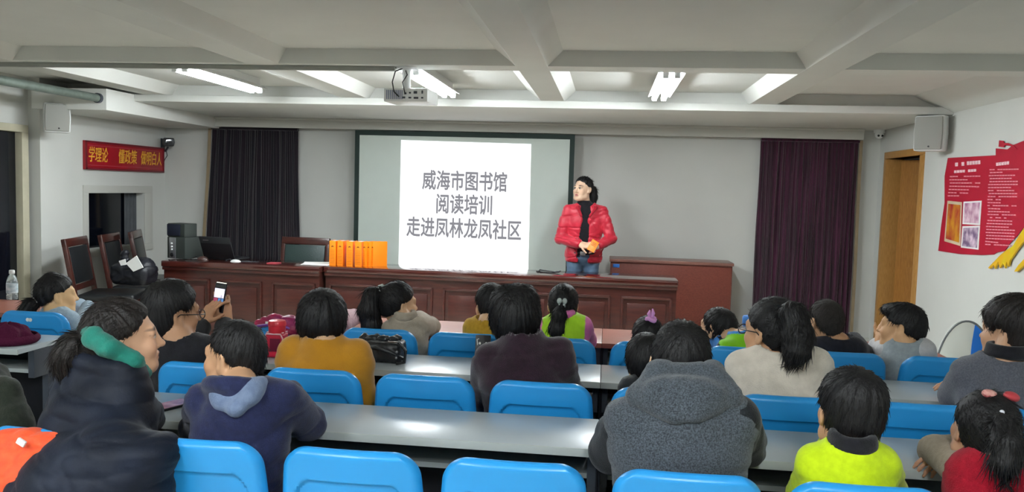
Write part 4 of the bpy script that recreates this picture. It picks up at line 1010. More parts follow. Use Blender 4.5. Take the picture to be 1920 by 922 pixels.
def hand(w, d, n, k=1.0, curl=.5, side=1, spread=.06, thumb=.5):
    """w wrist, d direction of the fingers, n back-of-hand normal; side=+1 thumb towards d x n"""
    d = nrm(d); n = nrm(np.asarray(n, float)-d*np.dot(n, d)); s = np.cross(d, n)*side
    w = np.asarray(w, float); R = np.stack([s, n, d], 1)
    pr = [rbox(w+d*.046*k, V(.039, .0125, .046)*k, .0115*k, R, .012*k), cap(w-d*.03*k, w+d*.03*k, .024*k, .024*k, .02*k)]
    L = [(.026, .042, .027, .020), (.009, .047, .030, .021), (-.009, .043, .028, .020), (-.026, .034, .022, .018)]
    for i, (o, a, b, c) in enumerate(L):
        base = w+d*.086*k+s*o*k; ang = curl*(1+.08*i); dd = nrm(d+s*spread*(1.5-i)); p = base; tot = 0
        for seg, r0, r1 in ((a, .0086, .008), (b, .008, .0074), (c, .0072, .006)):
            tot += ang*.62; v = dd*math.cos(tot)-n*math.sin(tot); q = p+v*seg*k; pr.append(cap(p, q, r0*k, r1*k, .0045*k)); p = q
    p = w+d*.022*k+s*.026*k; v = nrm(d*.62+s*.72-n*.35*thumb)
    for seg, r0, r1 in ((.034, .0125, .010), (.030, .0098, .0088), (.024, .0086, .007)):
        q = p+v*seg*k; pr.append(cap(p, q, r0*k, r1*k, .007*k)); p = q; v = nrm(v*.8+d*.35-n*.3*thumb)
    return pr

SKIN = lin('d2aa86')[:3]; SKIN2 = lin('c4946c')[:3]; SKIN3 = lin('dcb795')[:3]
def person(label, head, sh, hip, arms, top, hair, skin=SKIN, h=.006, bulk=1.0, depth=.105, stand=False, child=False, legs=None, trousers=None,
           eyes=False, hands=True, extra=None, neck=.05, seatfwd=None, chest=.9, waist=.78):
    """sh: two shoulder joints; hip: pelvis centre; arms: per side dict(e=elbow, w=wrist, d=finger direction, n=back normal, curl)"""
    SLv, SRv = (np.array(s, float) for s in sh); hip = np.array(hip, float)
    root = thing('person', label, 'person', (hip[0], hip[1], 0), 0, None)
    mid = (SLv+SRv)/2; xr = nrm(SRv-SLv); sw = np.linalg.norm(SRv-SLv); up = nrm(mid-hip); fw = nrm(np.cross(up, xr)); xr = np.cross(fw, up)
    R = np.stack([xr, fw, up], 1); L = np.linalg.norm(mid-hip)
    B = lambda x, y, t: hip+xr*x+fw*y+up*(t*L)
    k = head.k
    nb = mid+up*.055*k-fw*.012
    # --- torso and limbs (skin underneath)
    tor_ = [ell(B(0, -.005, .74), (sw*.5*chest+.022, depth*.92, .20*L/.45), R, .03), ell(B(0, 0, .42), (sw*.5*waist+.022, depth*.88, .20*L/.45), R, .03), ell(B(0, -.0, .06), (sw*.5*.9+.022, depth*1.0, .15), R, .03),
            cap(nb-up*.012, SLv-xr*-.012, .040*k, .040*bulk, .03), cap(nb-up*.012, SRv-xr*.012, .040*k, .040*bulk, .03), cap(B(-sw*.25, -.02, .80), B(sw*.25, -.02, .80), .07*bulk, .07*bulk, .03)]
    nk = [cap(head.p(0, -.018, -.06), nb-up*.02, neck*k, (neck+.007)*k, .03)]
    if not stand:      # forearms lie on the table tops, not in them
        for a in arms:
            for key in ('e', 'w'):
                q = V(*a[key])
                if 'd' not in a or key == 'e':
                    for (_, y0, y1) in ROWS.values():
                        if y0-.05 < q[1] < y1+.05 and q[2] < TZ+.056*a.get('r', 1.0)*bulk+.004: q[2] = TZ+.056*a.get('r', 1.0)*bulk+.004
                a[key] = q
    armp = []
    for S, a in zip((SLv, SRv), arms):
        e, w = np.array(a['e'], float), np.array(a['w'], float); r = a.get('r', 1.0)*bulk
        armp.append([cap(S, e, .041*r, .035*r, .02), cap(e, w, .035*r, .026*r, .015)])
    if seatfwd is None: sf = nrm(V(fw[0], fw[1], 0))
    else: sf = nrm(seatfwd)
    sx = nrm(np.cross(sf, V(0, 0, 1)))
    legp = []; shoes = []
    for q in (-1, 1):
        hj = hip+sx*q*.08*bulk-V(0, 0, .01)
        if stand: kn = V(hip[0]+sx[0]*q*.09, hip[1]+sx[1]*q*.09, hip[2]*.53)+sf*.015; an = V(hip[0]+sx[0]*q*.10, hip[1]+sx[1]*q*.10, .09)
        elif legs: kn, an = (np.array(v, float) for v in legs[0 if q < 0 else 1])
        else: kn = hip+sf*.36*min(1, k*1.02)+sx*q*.10; kn[2] = max(.46, hip[2]-.04); an = V(kn[0], kn[1], .085)-sf*.04
        legp += [cap(hj, kn, .072*bulk, .052, .03), cap(kn, an, .05, .034, .02)]
        shoes += [cap(an+V(0, 0, -.045), an+sf*.13*k+V(0, 0, -.05), .037, .031, .03), cap(an+V(0, 0, .02), an+V(0, 0, -.04), .04, .04, .03)]
    blocks = []; cols = []
    hv = skin_of(head.face(child)+nk, min(h*.8, .0055), None, 1); blocks.append(hv); cols.append(head.colors(hv[0], skin, eyes=eyes))
    bv = skin_of(infl(tor_+sum(armp, [])+legp, -.008), .016, None, 1); blocks.append(bv); cols.append(np.tile(skin, (len(bv[0]), 1)))
    if hands:
        for a in arms:
            if 'd' not in a: continue
            hvn = skin_of(hand(a['w'], a['d'], a['n'], a.get('k', .95*k), a.get('curl', .5), a.get('side', 1), a.get('spread', .06), a.get('thumb', .5))+[cap(a['w'], np.array(a['w'])+nrm(np.array(a['e'])-np.array(a['w']))*.07, .024*k, .028*k, .02)], .0042, None, 1)
            blocks.append(hvn); cols.append(np.tile(skin, (len(hvn[0]), 1))*np.array([1.0, .95, .93]))
    body = qmesh('body', blocks, M_skin, root, np.concatenate(cols))
    # --- trousers, shoes
    qmesh('trousers', [skin_of(infl([ell(B(0, -.01, .05), (sw*.5*.88, depth*1.1, .12), R, .06)]+legp, .008), .014, folds(.004, 5), 1)], trousers or M_trous, root)
    for q in (0, 1): qmesh('shoe', [skin_of(shoes[q*2:q*2+2]+[pln((0, 0, .003), (0, 0, -1), .004)], .009, None, 1)], M_shoe, root)
    # --- garment(s)
    for g in (top if isinstance(top, list) else [top]):
        t = g.get('t', .012); pr = infl(tor_, t)
        if g.get('sleeves', True):
            for j, (S, a) in enumerate(zip((SLv, SRv), arms)):
                e, w = np.array(a['e'], float), np.array(a['w'], float); r = a.get('r', 1.0)*bulk; cu = g.get('cuff', .0); st = g.get('st', t)
                we = w+nrm(e-w)*cu
                pr += [cap(S, e, .041*r+st, .036*r+st, .02)]
                if g.get('short'): pr[-1] = cap(S, S+(e-S)*g['short'], .044*r+st, .046*r+st, .02)
                else: pr += [cap(e, we, .036*r+st, .028*r+st, .015)]
        pr += g.get('add', lambda c: [])(dict(B=B, R=R, nb=nb, up=up, fw=fw, xr=xr, mid=mid, S=(SLv, SRv), head=head, L=L, sw=sw))
        if g.get('neck', True): pr.append(cap(nb+up*g.get('nz', .012), nb+up*.25+fw*.06, (neck+g.get('ng', .012))*k, (neck+.04)*k, .008, '-'))
        for c in g.get('cut', lambda c: [])(dict(B=B, R=R, nb=nb, up=up, fw=fw, xr=xr, mid=mid, S=(SLv, SRv), head=head, L=L, sw=sw)): pr.append(c)
        hem = g.get('hem', 0.0); pr.append(pln(B(0, 0, hem), -up, .01))
        vb = skin_of(pr, g.get('h', .009), g.get('disp') or folds(g.get('fold', .004), g.get('seed', 1)), g.get('it', 2))
        co = g['col'](vb[0], dict(B=B, R=R, nb=nb, up=up, fw=fw, xr=xr, mid=mid, hip=hip, head=head, L=L, sw=sw)) if 'col' in g else None
        qmesh(g.get('name', 'jacket'), [vb], g['m'], root, co)
        if g.get('collar'):
            cc = g['collar']; ring = [tor(nb+up*cc.get('z', .03)+fw*.005, cc.get('r', .062)*k, cc.get('w', .014), R, 1.1, .01)]
            ring = [tor(nb+up*(cc.get('z', .03)+dz), (cc.get('r', .048)+dr)*k, cc.get('w', .009), np.stack([xr, fw, up], 1), 1.1, .02) for dz, dr in ((-.012, .006), (.0, .0), (cc.get('hh', .012), 0.0))]
            qmesh('collar', [skin_of(ring, .006, folds(.002, 9), 1)], cc['m'], root)
    # --- hair
    if hair:
        hp = hair.get('off', .012); hd = head; low = hair.get('low', .8)
        pr = infl(hd.skull()[:1], hp*k)+infl([hd.E((0, -.02, -.01), (.066, .08, .085), .03)], hp*k*low)
        pr += hair.get('add', lambda H: [])(hd)
        fz, nz = hair.get('front', .062), hair.get('nape', -.085)         # hairline heights on the forehead and the nape
        p0, p1 = V(0, .085, fz), V(0, -.075, nz); nn = V(0, (p0-p1)[2], -(p0-p1)[1]); pr.append(pln(hd.p(*p0), hd.R @ nn, .012))
        if hair.get('earcut', True):
            for q in (-1, 1): pr.append(hd.E((q*.088, .010, -.016), (.03, .032, .040), .012, '-'))
        pr.append(pln(hd.p(0, 0, nz-.012), hd.R @ V(0, 0, -1), .012))
        pr += hair.get('late', lambda H: [])(hd)
        cw = hd.p(*hair.get('crown', (0.012, -.05, .115)))
        vb = skin_of(pr, hair.get('h', min(h, .006)), strands(hd, cw-hd.p(0, 0, .0), hair.get('amp', .0022), hair.get('seed', 2)), hair.get('it', 1))
        down = hd.R @ V(0, 0, -1)
        if 'tail' in hair:
            tp = np.array(hair['tail'][0], float); flow = lambda P, N: tp-P
            lk = locks(*vb, flow, hair.get('n', 1300), .04*k, .015, .001, 5, (0, 0, 0), .08)
        else:
            def flow(P, N): v = P-cw; v = v/(np.linalg.norm(v, axis=1, keepdims=True)+1e-9); return v*.8+down*.6
            lk = locks(*vb, flow, hair.get('n', 1500), hair.get('len', .024)*k, hair.get('lift', .13), hair.get('rad', .0011), 5, down*.25, hair.get('jit', .16))
        ho = qmesh('hair', [vb, lk], hair.get('m', M_hair), root)
        if 'tail' in hair:
            T = [np.array(v, float) for v in hair['tail']]; rr = hair['tr']
            pr = [cap(T[i], T[i+1], rr[i], rr[i+1], .02) for i in range(len(T)-1)]
            ax = nrm(T[-1]-T[0]); mid_t = T[len(T)//2]
            vb = skin_of(pr, .005, strands(hd, ax, .0032, 31, 1.0, mid_t), 1)
            def tflow(P, N):
                i = np.argmin(np.stack([np.linalg.norm(P-t, axis=1) for t in T[:-1]], 1), 1); dirs = np.array([nrm(T[j+1]-T[j]) for j in range(len(T)-1)]); return dirs[i]
            qmesh('ponytail', [vb, locks(*vb, tflow, 900, .05, .02, .0011, 8, (0, 0, -.05), .07)], hair.get('m', M_hair), root)
            if 'tie' in hair:
                tc = T[0]*.75+T[1]*.25; a = nrm(T[1]-T[0]); t1 = nrm(np.cross(a, V(.2, .3, .9))); Rt = np.stack([t1, np.cross(a, t1), a], 1)
                qmesh('hair_tie', [skin_of([tor(tc, rr[0]*.95, .007, Rt)], .004, folds(.0015, 4, lo=60, hi=120), 1)], hair['tie'], root)
    if extra: extra(root, head)
    return root
# ------------------------------------------------------------------ the people
A = aty
def hd(px, pytop, y, k, yaw=0, pitch=0, roll=0, top=.128):
    v = aty(px, pytop, y); return Head((v.x, v.y, v.z-top*k), k, yaw, pitch, roll)
def hipat(sL, sR, dy=.0, z=.50, dx=0.0): return V((sL[0]+sR[0])/2+dx, (sL[1]+sR[1])/2+dy, z)
def vec(v, **kw): return V(*v)+V(kw.get('dx', 0), kw.get('dy', 0), kw.get('dz', 0))

def glasses(root, head, m):
    mb = MB()
    for q in (-1, 1):
        pts = [head.p(q*.034+.024*math.cos(t), .108, -.004+.017*math.sin(t)) for t in np.linspace(0, 6.283, 21)[:-1]]; mb.tube(pts, .0020, 6, closed=True)
        mb.tube([head.p(q*.058, .106, .0), head.p(q*.077, .08, .002), head.p(q*.083, .0, .004), head.p(q*.082, -.012, -.006)], .0020, 6)
    mb.tube([head.p(-.011, .108, .0), head.p(0, .111, .003), head.p(.011, .108, .0)], .0018, 6); part(mb, 'glasses', m, root)
    for q in (-1, 1):
        l = MB(); n = 18; vs = [head.p(q*.034+.023*math.cos(t), .1082, -.004+.016*math.sin(t)) for t in np.linspace(0, 6.283, n+1)[:-1]]+[head.p(q*.034+.023*math.cos(t), .1070, -.004+.016*math.sin(t)) for t in np.linspace(0, 6.283, n+1)[:-1]]
        l.add(vs, [tuple(range(n)), tuple(range(2*n-1, n-1, -1))]+[(i, n+i, n+(i+1) % n, (i+1) % n) for i in range(n)])
M_frame = mat('glasses_frame', '1a1718', .3, .5)

# materials of the clothes
C_navy = cloth('navy_puffer', '0a0f1a', '0f1727', .6, .12, 120, .03, 8); C_teal = cloth('teal_knit', '1d6f61', bs=300)
C_black = cloth('black_knit', '121216', '19191f'); C_hood = cloth('navy_sweat', '181d3c', '1e2446'); C_hoodin = cloth('grey_melange', '5c6b86', '6c7a94')
C_must = cloth('mustard_wool', 'b07a18', 'a8741c', .9, .3, 300, .3, 20); C_burg = cloth('burgundy_wool', '22131c', '2b1824', .95, .35, 320, .3, 40)
C_vest = cloth('grey_tweed', '2b3036', '525960', .95, .4, 380, .2, 260); C_sleeve = cloth('charcoal_nylon', '12161b', rough=.55)
C_cream = cloth('cream_knit', 'dad0c2', 'cdc3b5', .95, .4, 260, .3, 30); C_beige = cloth('beige_cotton', '9d9282', 'a59a8a'); C_yell = cloth('yellow_cotton', 'b78f2a', 'a98222')
C_lime = cloth('lime_jersey', 'c3dd12', 'b6d010', .8, .15); C_red = cloth('red_wool', '9c1226', '8a1022', .95, .4, 300, .05); C_oat = cloth('oatmeal_knit', '8d7f6b', '998b77', .95, .3)
C_greytee = cloth('grey_jersey', '9aa3a6', '8f989c', .9, .15); C_white = cloth('white_cotton', 'b9b9ba', rough=.85)
C_grcoat = cloth('grey_coat', '4c4e56', '5e6068', .95, .4, 320, .2, 200); C_ltblue = cloth('pale_blue_cotton', '8fa5b5', '9db0be'); C_multi = cloth('panelled_jacket', 'ffffff', rough=.7, attr='Col', bump=.1)
C_blacktee = cloth('black_check', '15161d', '1d1e28', vs=50); C_pinkst = cloth('pale_pink_cotton', 'c9a5ad', 'b5919b', vs=90)
C_bomber = mat('red_bomber', 'c01f36', .42, .45, bump=.12, bscale=90, sheen=.15, vary=.05); C_bombrib = cloth('red_rib', 'a8182c', bump=.4, bs=200); C_jeans = cloth('blue_denim', '4a5f78', '5d7288', .85, .3, 200, .1, 12)
C_orange = cloth('orange_nylon', 'e4572e', 'd84a28', .6, .1); C_olive = cloth('olive_fabric', '20261e', '2a2f26', .85)

# 1 presenter
H = hd(1094, 330, 7.77, .98, 143, 2, 0)
SLp, SRp = A(1129, 397, 7.79), A(1066, 395, 7.77)
hip = V((SLp.x+SRp.x)/2-.005, 7.80, .86)
def pres_extra(root, head):
    for q in (0, 1): pass
    b = MB(); pts = [(hip[0]+.150*math.cos(t), hip[1]+.118*math.sin(t), .905) for t in np.linspace(0, 6.283, 40)[:-1]]; b.tube(pts, .013, 8, closed=True); part(b, 'belt', M_dark, root)
    b = MB(); b.box(hip[0]-.028, hip[0]+.024, hip[1]-.14, hip[1]-.128, .885, .925, .004); part(b, 'buckle', M_steel, root)
    bk = MB(); c0 = A(1086, 412, 7.60)
wl, wr = V(*A(1121, 461, 7.58)), V(*A(1088, 458, 7.57))
def open_front(c):
    f = c['fw']; u = c['up']; b = c['B']; out = []
    out.append(cap(b(.0, .118, .98), b(.012, .125, -.3), .036, .072, .004, '-')); out.append(ell(b(0, .10, 1.04), (.050, .08, .10), c['R'], .01, '-')); return out
pres = person('person in a red bomber jacket and jeans standing behind the desk, holding an orange booklet', H, (SLp, SRp), hip,
    [dict(e=A(1146, 446, 7.76), w=wl, d=(-.8, -.25, .05), n=(0, -.9, .35), curl=.75, side=-1, k=.92, r=1.05),
     dict(e=A(1051, 446, 7.75), w=wr, d=(.85, -.2, -.12), n=(.05, -.75, .65), curl=.55, side=1, k=.92, r=1.05)],
    [dict(name='turtleneck', m=C_black, t=.006, sleeves=False, hem=-.02, neck=False, h=.008, fold=.002, add=lambda c: [cap(c['nb'], c['head'].p(0, -.008, -.105), .064, .058, .02)], cut=lambda c: [pln(c['head'].p(0, 0, -.108), c['up'], .006)]),
     dict(name='bomber_jacket', m=C_bomber, t=.018, st=.016, hem=-.10, cuff=.035, ng=.03, fold=.008, h=.0065, cut=open_front, seed=4)],
    dict(off=.008, front=.092, nape=-.05, m=M_hair, tail=[H.p(0, -.105, .015), H.p(0, -.14, -.01), H.p(.0, -.15, -.07), H.p(.0, -.145, -.13), H.p(0, -.14, -.16)], tr=[.03, .046, .050, .040, .016], tie=M_dark),
    skin=lin('dbb89c')[:3], h=.0045, stand=True, eyes=True, trousers=C_jeans, bulk=1.0, depth=.105, extra=pres_extra, chest=.92)
# waistband, cuffs, collar of the bomber
def rib(parent, prims, name='rib', m=C_bombrib, h=.006): return qmesh(name, [skin_of(prims, h, folds(.0012, 8, lo=80, hi=160), 1)], m, parent)
for S, e, w in ((0, V(*A(1146, 446, 7.76)), wl), (1, V(*A(1051, 446, 7.75)), wr)):
    a = w+nrm(e-w)*.06; rib(pres, [cap(w+nrm(e-w)*.012, a, .036, .041, .01)], 'cuff')
rib(pres, [tor(V(hip[0], hip[1], .835), .152, .022, None, .78, .02), pln((hip[0]+.0, hip[1]-.0, 0), (0, 0, -1), .01)]+[rbox((hip[0]+.0, hip[1]-.17, .84), (.045, .1, .06), .01, None, .01, '-')], 'waistband')
for q in (0, 1):   # slanted welt pockets on the jacket front
    a, b = ((1072, 452), (1082, 470)) if q else ((1124, 474), (1132, 458))
    qmesh('pocket_welt', [skin_of([cap(A(a[0], a[1]+6, 7.665), A(b[0], b[1]+6, 7.655), .006, .006, .01)], .004, None, 1)], C_bombrib, pres)
rib(pres, [cap(A(1083, 388, 7.70), A(1090, 404, 7.655), .014, .012, .02), cap(A(1083, 388, 7.70), A(1092, 384, 7.80), .014, .012, .02), cap(A(1118, 389, 7.71), A(1106, 405, 7.66), .014, .012, .02), cap(A(1118, 389, 7.71), A(1110, 385, 7.80), .014, .012, .02)], 'collar')
kb = MB(); c0 = A(1112, 461, 7.52); Tk = Matrix.Translation(c0) @ Matrix.Rotation(math.radians(28), 4, 'Y') @ Matrix.Rotation(math.radians(-25), 4, 'X')
root = thing('orange_booklet', 'small orange booklet held in the presenter\'s hands', 'book', c0)
b = MB(); b.box(-.036, .036, -.006, .006, -.058, .058, .002, M=Tk); part(b, 'cover', M_orange, root)
b = MB(); b.box(-.033, .037, -.0035, .0035, -.055, .055, M=Tk); part(b, 'pages', M_paper, root)
b = MB()
for k in range(3): b.box(-.022, .02, -.0075, -.006, .0+k*.014, .005+k*.014, M=Tk)
part(b, 'cover_lines', M_orangetxt, root)

# 2 woman in the navy padded coat (nearest, left)
H2 = hd(229, 557, 2.08, .92, -52, 4, 4)
S2L, S2R = A(148, 700, 2.20), A(232, 716, 2.00)
hip2 = V(-1.36, 2.02, .50)
def quilt(P, N):
    z = P[:, 2]+.02*np.sin(P[:, 0]*9)+.012*np.sin(P[:, 1]*13)
    q = np.abs(np.sin(z*math.pi/.062)); return .006*np.sqrt(q)+folds(.006, 12)(P, N)-.004
hood2 = lambda c: [cap(A(140, 655, 2.15), A(135, 720, 2.12), .050, .055, .04), cap(A(138, 668, 2.16), A(170, 690, 2.02), .050, .055, .03), cap(A(170, 690, 2.02), A(228, 706, 1.98), .050, .042, .03), cap(A(150, 735, 2.05), A(225, 745, 2.0), .07, .06, .03),
    cap(A(150, 790, 2.05), A(225, 790, 2.02), .085, .075, .04),
    cap(A(150, 800, 1.97), A(225, 800, 1.95), .10, .085, .05), ell(A(140, 900, 1.84), (.125, .14, .110), None, .05), ell(A(215, 880, 1.83), (.125, .12, .115), None, .05), ell(A(283, 852, 1.84), (.068, .09, .060), None, .03),
    cap(A(115, 965, 1.84), A(215, 960, 1.84), .13, .15, .06), cap(A(130, 1050, 1.84), A(150, 1250, 1.9), .22, .20, .06)]
p2 = person('person in a hooded navy padded coat and teal collar turned right, at lower left', H2, (S2L, S2R), hip2,
    [dict(e=A(190, 775, 2.30), w=A(250, 785, 2.36), r=1.0), dict(e=A(245, 772, 2.03), w=A(272, 780, 2.2), r=1.15)],
    dict(name='padded_coat', m=C_navy, t=.018, st=.024, hem=-.2, nz=.045, ng=.02, disp=quilt, add=hood2, h=.0065),
    dict(off=.012, front=.085, nape=-.06, m=M_hairbr, add=lambda H: [H.E((0, -.06, -.02), (.07, .06, .08), .03)], tail=[H2.p(0, -.10, .0), H2.p(0, -.125, -.005), H2.p(.0, -.145, -.035), H2.p(.0, -.14, -.075), H2.p(.0, -.115, -.115)], tr=[.026, .036, .040, .034, .016]),
    skin=lin('d6a888')[:3], h=.0045, eyes=True, hands=False, bulk=1.0, seatfwd=(.6, .8, 0))
cl = [cap(A(160, 616, 2.04), A(176, 632, 1.98), .022, .026, .02), cap(A(176, 632, 1.98), A(205, 652, 1.955), .026, .026, .02), cap(A(205, 650, 1.97), A(248, 676, 1.99), .024, .024, .02), cap(A(248, 676, 1.99), A(273, 700, 2.07), .024, .018, .02)]
qmesh('collar', [skin_of(cl, .006, folds(.003, 6, lo=20, hi=50), 2)], C_teal, p2)

# 3 woman in glasses filming with her phone
H3 = hd(322, 523, 2.84, .97, -38, -4, 4)
S3L, S3R = A(300, 660, 2.83), A(382, 655, 2.80)
p3 = person('person in glasses and black top holding up a phone to film', H3, (S3L, S3R), hipat(S3L, S3R),
    [dict(e=A(360, 660, 3.06), w=A(379, 607, 3.22), d=(.38, .25, .85), n=(-.45, -.8, .1), curl=.65, side=1, k=.88), dict(e=A(428, 668, 3.05), w=A(421, 606, 3.27), d=(-.12, .1, 1), n=(.55, -.8, .05), curl=.55, side=-1, k=.88)],
    dict(name='black_top', m=C_black, t=.014, ng=.01, cuff=.03, seed=21),
    dict(off=.014, front=.075, nape=-.12, m=M_hair, seed=6, add=lambda H: [H.E((0, -.055, -.05), (.068, .066, .085), .03)]),
    skin=lin('b98d6d')[:3], h=.005, extra=lambda r, h: glasses(r, h, M_frame))
c = A(411.5, 558, 3.27)
root = thing('smartphone', 'phone held upright, its screen showing the room', 'phone', c, 0, 'phones')
T = Matrix.Rotation(math.radians(5), 4, 'Y') @ Matrix.Rotation(math.radians(-8), 4, 'X') @ Matrix.Rotation(math.radians(-14), 4, 'Z')
k = .060/.036
b = MB(); b.box(-.029, .029, -.004, .004, -.064, .064, .003, M=T); b.build('case', M_dark, root)
b = MB(); b.box(-.026, .026, -.0048, -.004, -.060, .056, M=T); scr = b.build('screen', mat('phone_black', '0c0b10', .1, .5), root)
def em(n, c, e=.8): return mat(n, c, .3, .3, emit=e)
def pm(x0, x1, z0, z1, m, nm): b = MB(); b.box(x0, x1, -.0052, -.0047, z0, z1, M=T); b.build(nm, m, scr)
pm(-.026, .026, .0, .040, em('live_view_white', 'd9d4e2', .75), 'live_view'); pm(-.026, -.004, -.030, -.002, em('live_view_rose', '9c3f5c', .45), 'live_view'); pm(-.002, .026, -.030, -.002, em('live_view_blue', '4d7fb8', .5), 'live_view')
pm(.010, .016, -.018, .012, em('live_view_grey', '55515f', .3), 'live_view')
b = MB(); b.lathe([(.006, 0), (.006, .001)], 16, M=T @ Matrix.Translation((.002, -.0045, -.048)) @ Matrix.Rotation(math.pi/2, 4, 'X')); b.build('shutter_button', em('button_cream', 'e9d9c2', .8), scr)
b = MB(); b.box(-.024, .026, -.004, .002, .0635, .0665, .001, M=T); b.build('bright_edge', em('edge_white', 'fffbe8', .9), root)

# 4 boy in the navy hoodie
H4 = hd(441, 597, 2.16, .86, 76, 0, 0)
S4L, S4R = A(385, 752, 2.06), A(525, 748, 2.06)
def hood4(c): return [tor(c['nb']+c['up']*.0-c['fw']*.015, .072, .024, rotm(0, -18, 0), 1.0, .02), ell(A(445, 775, 1.99), (.085, .04, .07), rotm(0, 15, 0), .03)]
p4 = person('boy in a navy hooded sweatshirt leaning on the grey table, head turned left', H4, (S4L, S4R), hipat(S4L, S4R, .0, .48),
    [dict(e=A(372, 800, 2.22), w=A(420, 790, 2.42), r=1.15), dict(e=A(578, 792, 2.24), w=A(540, 778, 2.46), r=1.2)],
    dict(name='hooded_sweatshirt', m=C_hood, t=.012, st=.014, hem=-.05, nz=.02, ng=.02, fold=.006, add=hood4, seed=33, h=.007),
    dict(off=.006, front=.068, nape=-.045, m=M_hair, amp=.0012, h=.005), skin=lin('c99c78')[:3], child=True, hands=False, bulk=.9, h=.005, depth=.1)
lin4 = [cap(A(402, 722, 2.03), A(418, 755, 1.97), .016, .02, .02), cap(A(418, 755, 1.97), A(443, 766, 1.95), .02, .02, .02), cap(A(443, 766, 1.95), A(470, 744, 1.96), .02, .02, .02), cap(A(470, 744, 1.96), A(492, 716, 2.02), .02, .016, .02), cap(A(420, 735, 1.99), A(468, 730, 1.99), .034, .032, .03)]
qmesh('hood_lining', [skin_of(lin4, .006, folds(.002, 3), 2)], C_hoodin, p4)

# 5 woman in the mustard coat
bobadd = lambda H: [H.E((0, -.028, .036), (.088, .100, .088), .02), H.E((0, -.035, .0), (.079, .085, .06), .03), H.E((0, -.048, -.06), (.053, .050, .058), .03)]
H5 = hd(607, 537, 2.90, .99, 8, 2, 2, top=.137)
S5L, S5R = A(556, 664, 2.83), A(664, 670, 2.83)
p5 = person('person with short black hair in a mustard coat, second row', H5, (S5L, S5R), hipat(S5L, S5R),
    [dict(e=A(543, 745, 2.90), w=A(575, 752, 3.06), r=1.1), dict(e=A(681, 748, 2.84), w=A(650, 775, 3.02), r=1.1)],
    dict(name='mustard_coat', m=C_must, t=.016, st=.014, hem=-.1, ng=.012, nz=.04, fold=.004, seed=7, add=lambda c: [cap(c['nb']-c['up']*.04, c['nb']+c['up']*.012, .075, .062, .03), cap(c['S'][0]+V(-.012, 0, .02), c['S'][0]+V(-.03, 0, -.03), .052, .05, .02), cap(c['S'][1]+V(.012, 0, .018), c['S'][1]+V(.03, 0, -.03), .054, .05, .02)]),
    dict(off=.014, front=.05, nape=-.115, m=M_hair, earcut=False, add=bobadd, seed=11, amp=.003), hands=False, h=.006)

# 6 child behind her, only a pale pink sleeve shows
H6 = hd(612, 542, 3.80, .78, 0, 8)
S6L, S6R = A(590, 615, 3.70), A(640, 610, 3.72)
person('child in a pale pink sleeve hidden behind the mustard coat', H6, (S6L, S6R), hipat(S6L, S6R, .02, .48), [dict(e=A(570, 608, 3.95), w=A(600, 606, 4.1), r=.85), dict(e=A(664, 594, 4.0), w=A(625, 604, 4.12), r=1.0)],
    dict(name='pink_top', m=C_pinkst, t=.014, ng=.01, seed=3), dict(off=.010, front=.06, nape=-.06), child=True, hands=False, bulk=.78, depth=.085, h=.007)

# 7 girl in the beige jacket
H7 = hd(748, 527, 3.70, .86, -50, 0, 0)
S7L, S7R = A(733, 618, 3.66), A(787, 612, 3.68)
def clip7(root, head):
    b = MB(); p = head.p(-.045, -.075, .085); b.tube([p+Vector((-.02, -.01, .012)), p+Vector((0, -.014, .016)), p+Vector((.018, -.012, .004)), p+Vector((.012, -.012, -.02))], [.004, .009, .008, .004], 8); part(b, 'hair_clip', mat('pearl_clip', 'b9c4c0', .3, .5), root)
p7 = person('girl in a beige jacket with a high ponytail, looking right', H7, (S7L, S7R), hipat(S7L, S7R, .02, .47), [dict(e=A(745, 640, 3.85), w=A(770, 607, 4.05), r=.9), dict(e=A(808, 612, 3.90), w=A(785, 596, 4.08), r=1.05)],
    dict(name='beige_jacket', m=C_beige, t=.016, ng=.014, nz=.03, fold=.005, seed=17, collar=dict(m=C_beige, r=.048, w=.009, z=.02)),
    dict(off=.010, front=.066, nape=-.06, m=M_hair, seed=8, tail=[H7.p(-.03, -.09, .075), H7.p(-.04, -.14, .05), H7.p(-.045, -.155, -.03), H7.p(-.04, -.14, -.12), H7.p(-.03, -.10, -.20), H7.p(-.02, -.085, -.23)], tr=[.022, .040, .048, .044, .034, .012], tie=mat('pearl_clip', 'b9c4c0')),
    child=True, hands=False, bulk=.82, depth=.088, extra=clip7)

# 8 child in the yellow top
H8 = hd(921, 530, 3.72, .86, 28, 0, 0)
S8L, S8R = A(886, 614, 3.66), A(945, 616, 3.66)
person('child in a yellow top half hidden by the burgundy coat', H8, (S8L, S8R), hipat(S8L, S8R, .02, .47), [dict(e=A(884, 642, 3.85), w=A(905, 612, 4.1), r=.9), dict(e=A(950, 642, 3.85), w=A(930, 612, 4.1), r=.9)],
    dict(name='yellow_top', m=C_yell, t=.013, ng=.012, nz=.012, seed=19, fold=.004), dict(off=.012, front=.06, nape=-.075, m=M_hair), child=True, hands=False, bulk=.85, depth=.09)

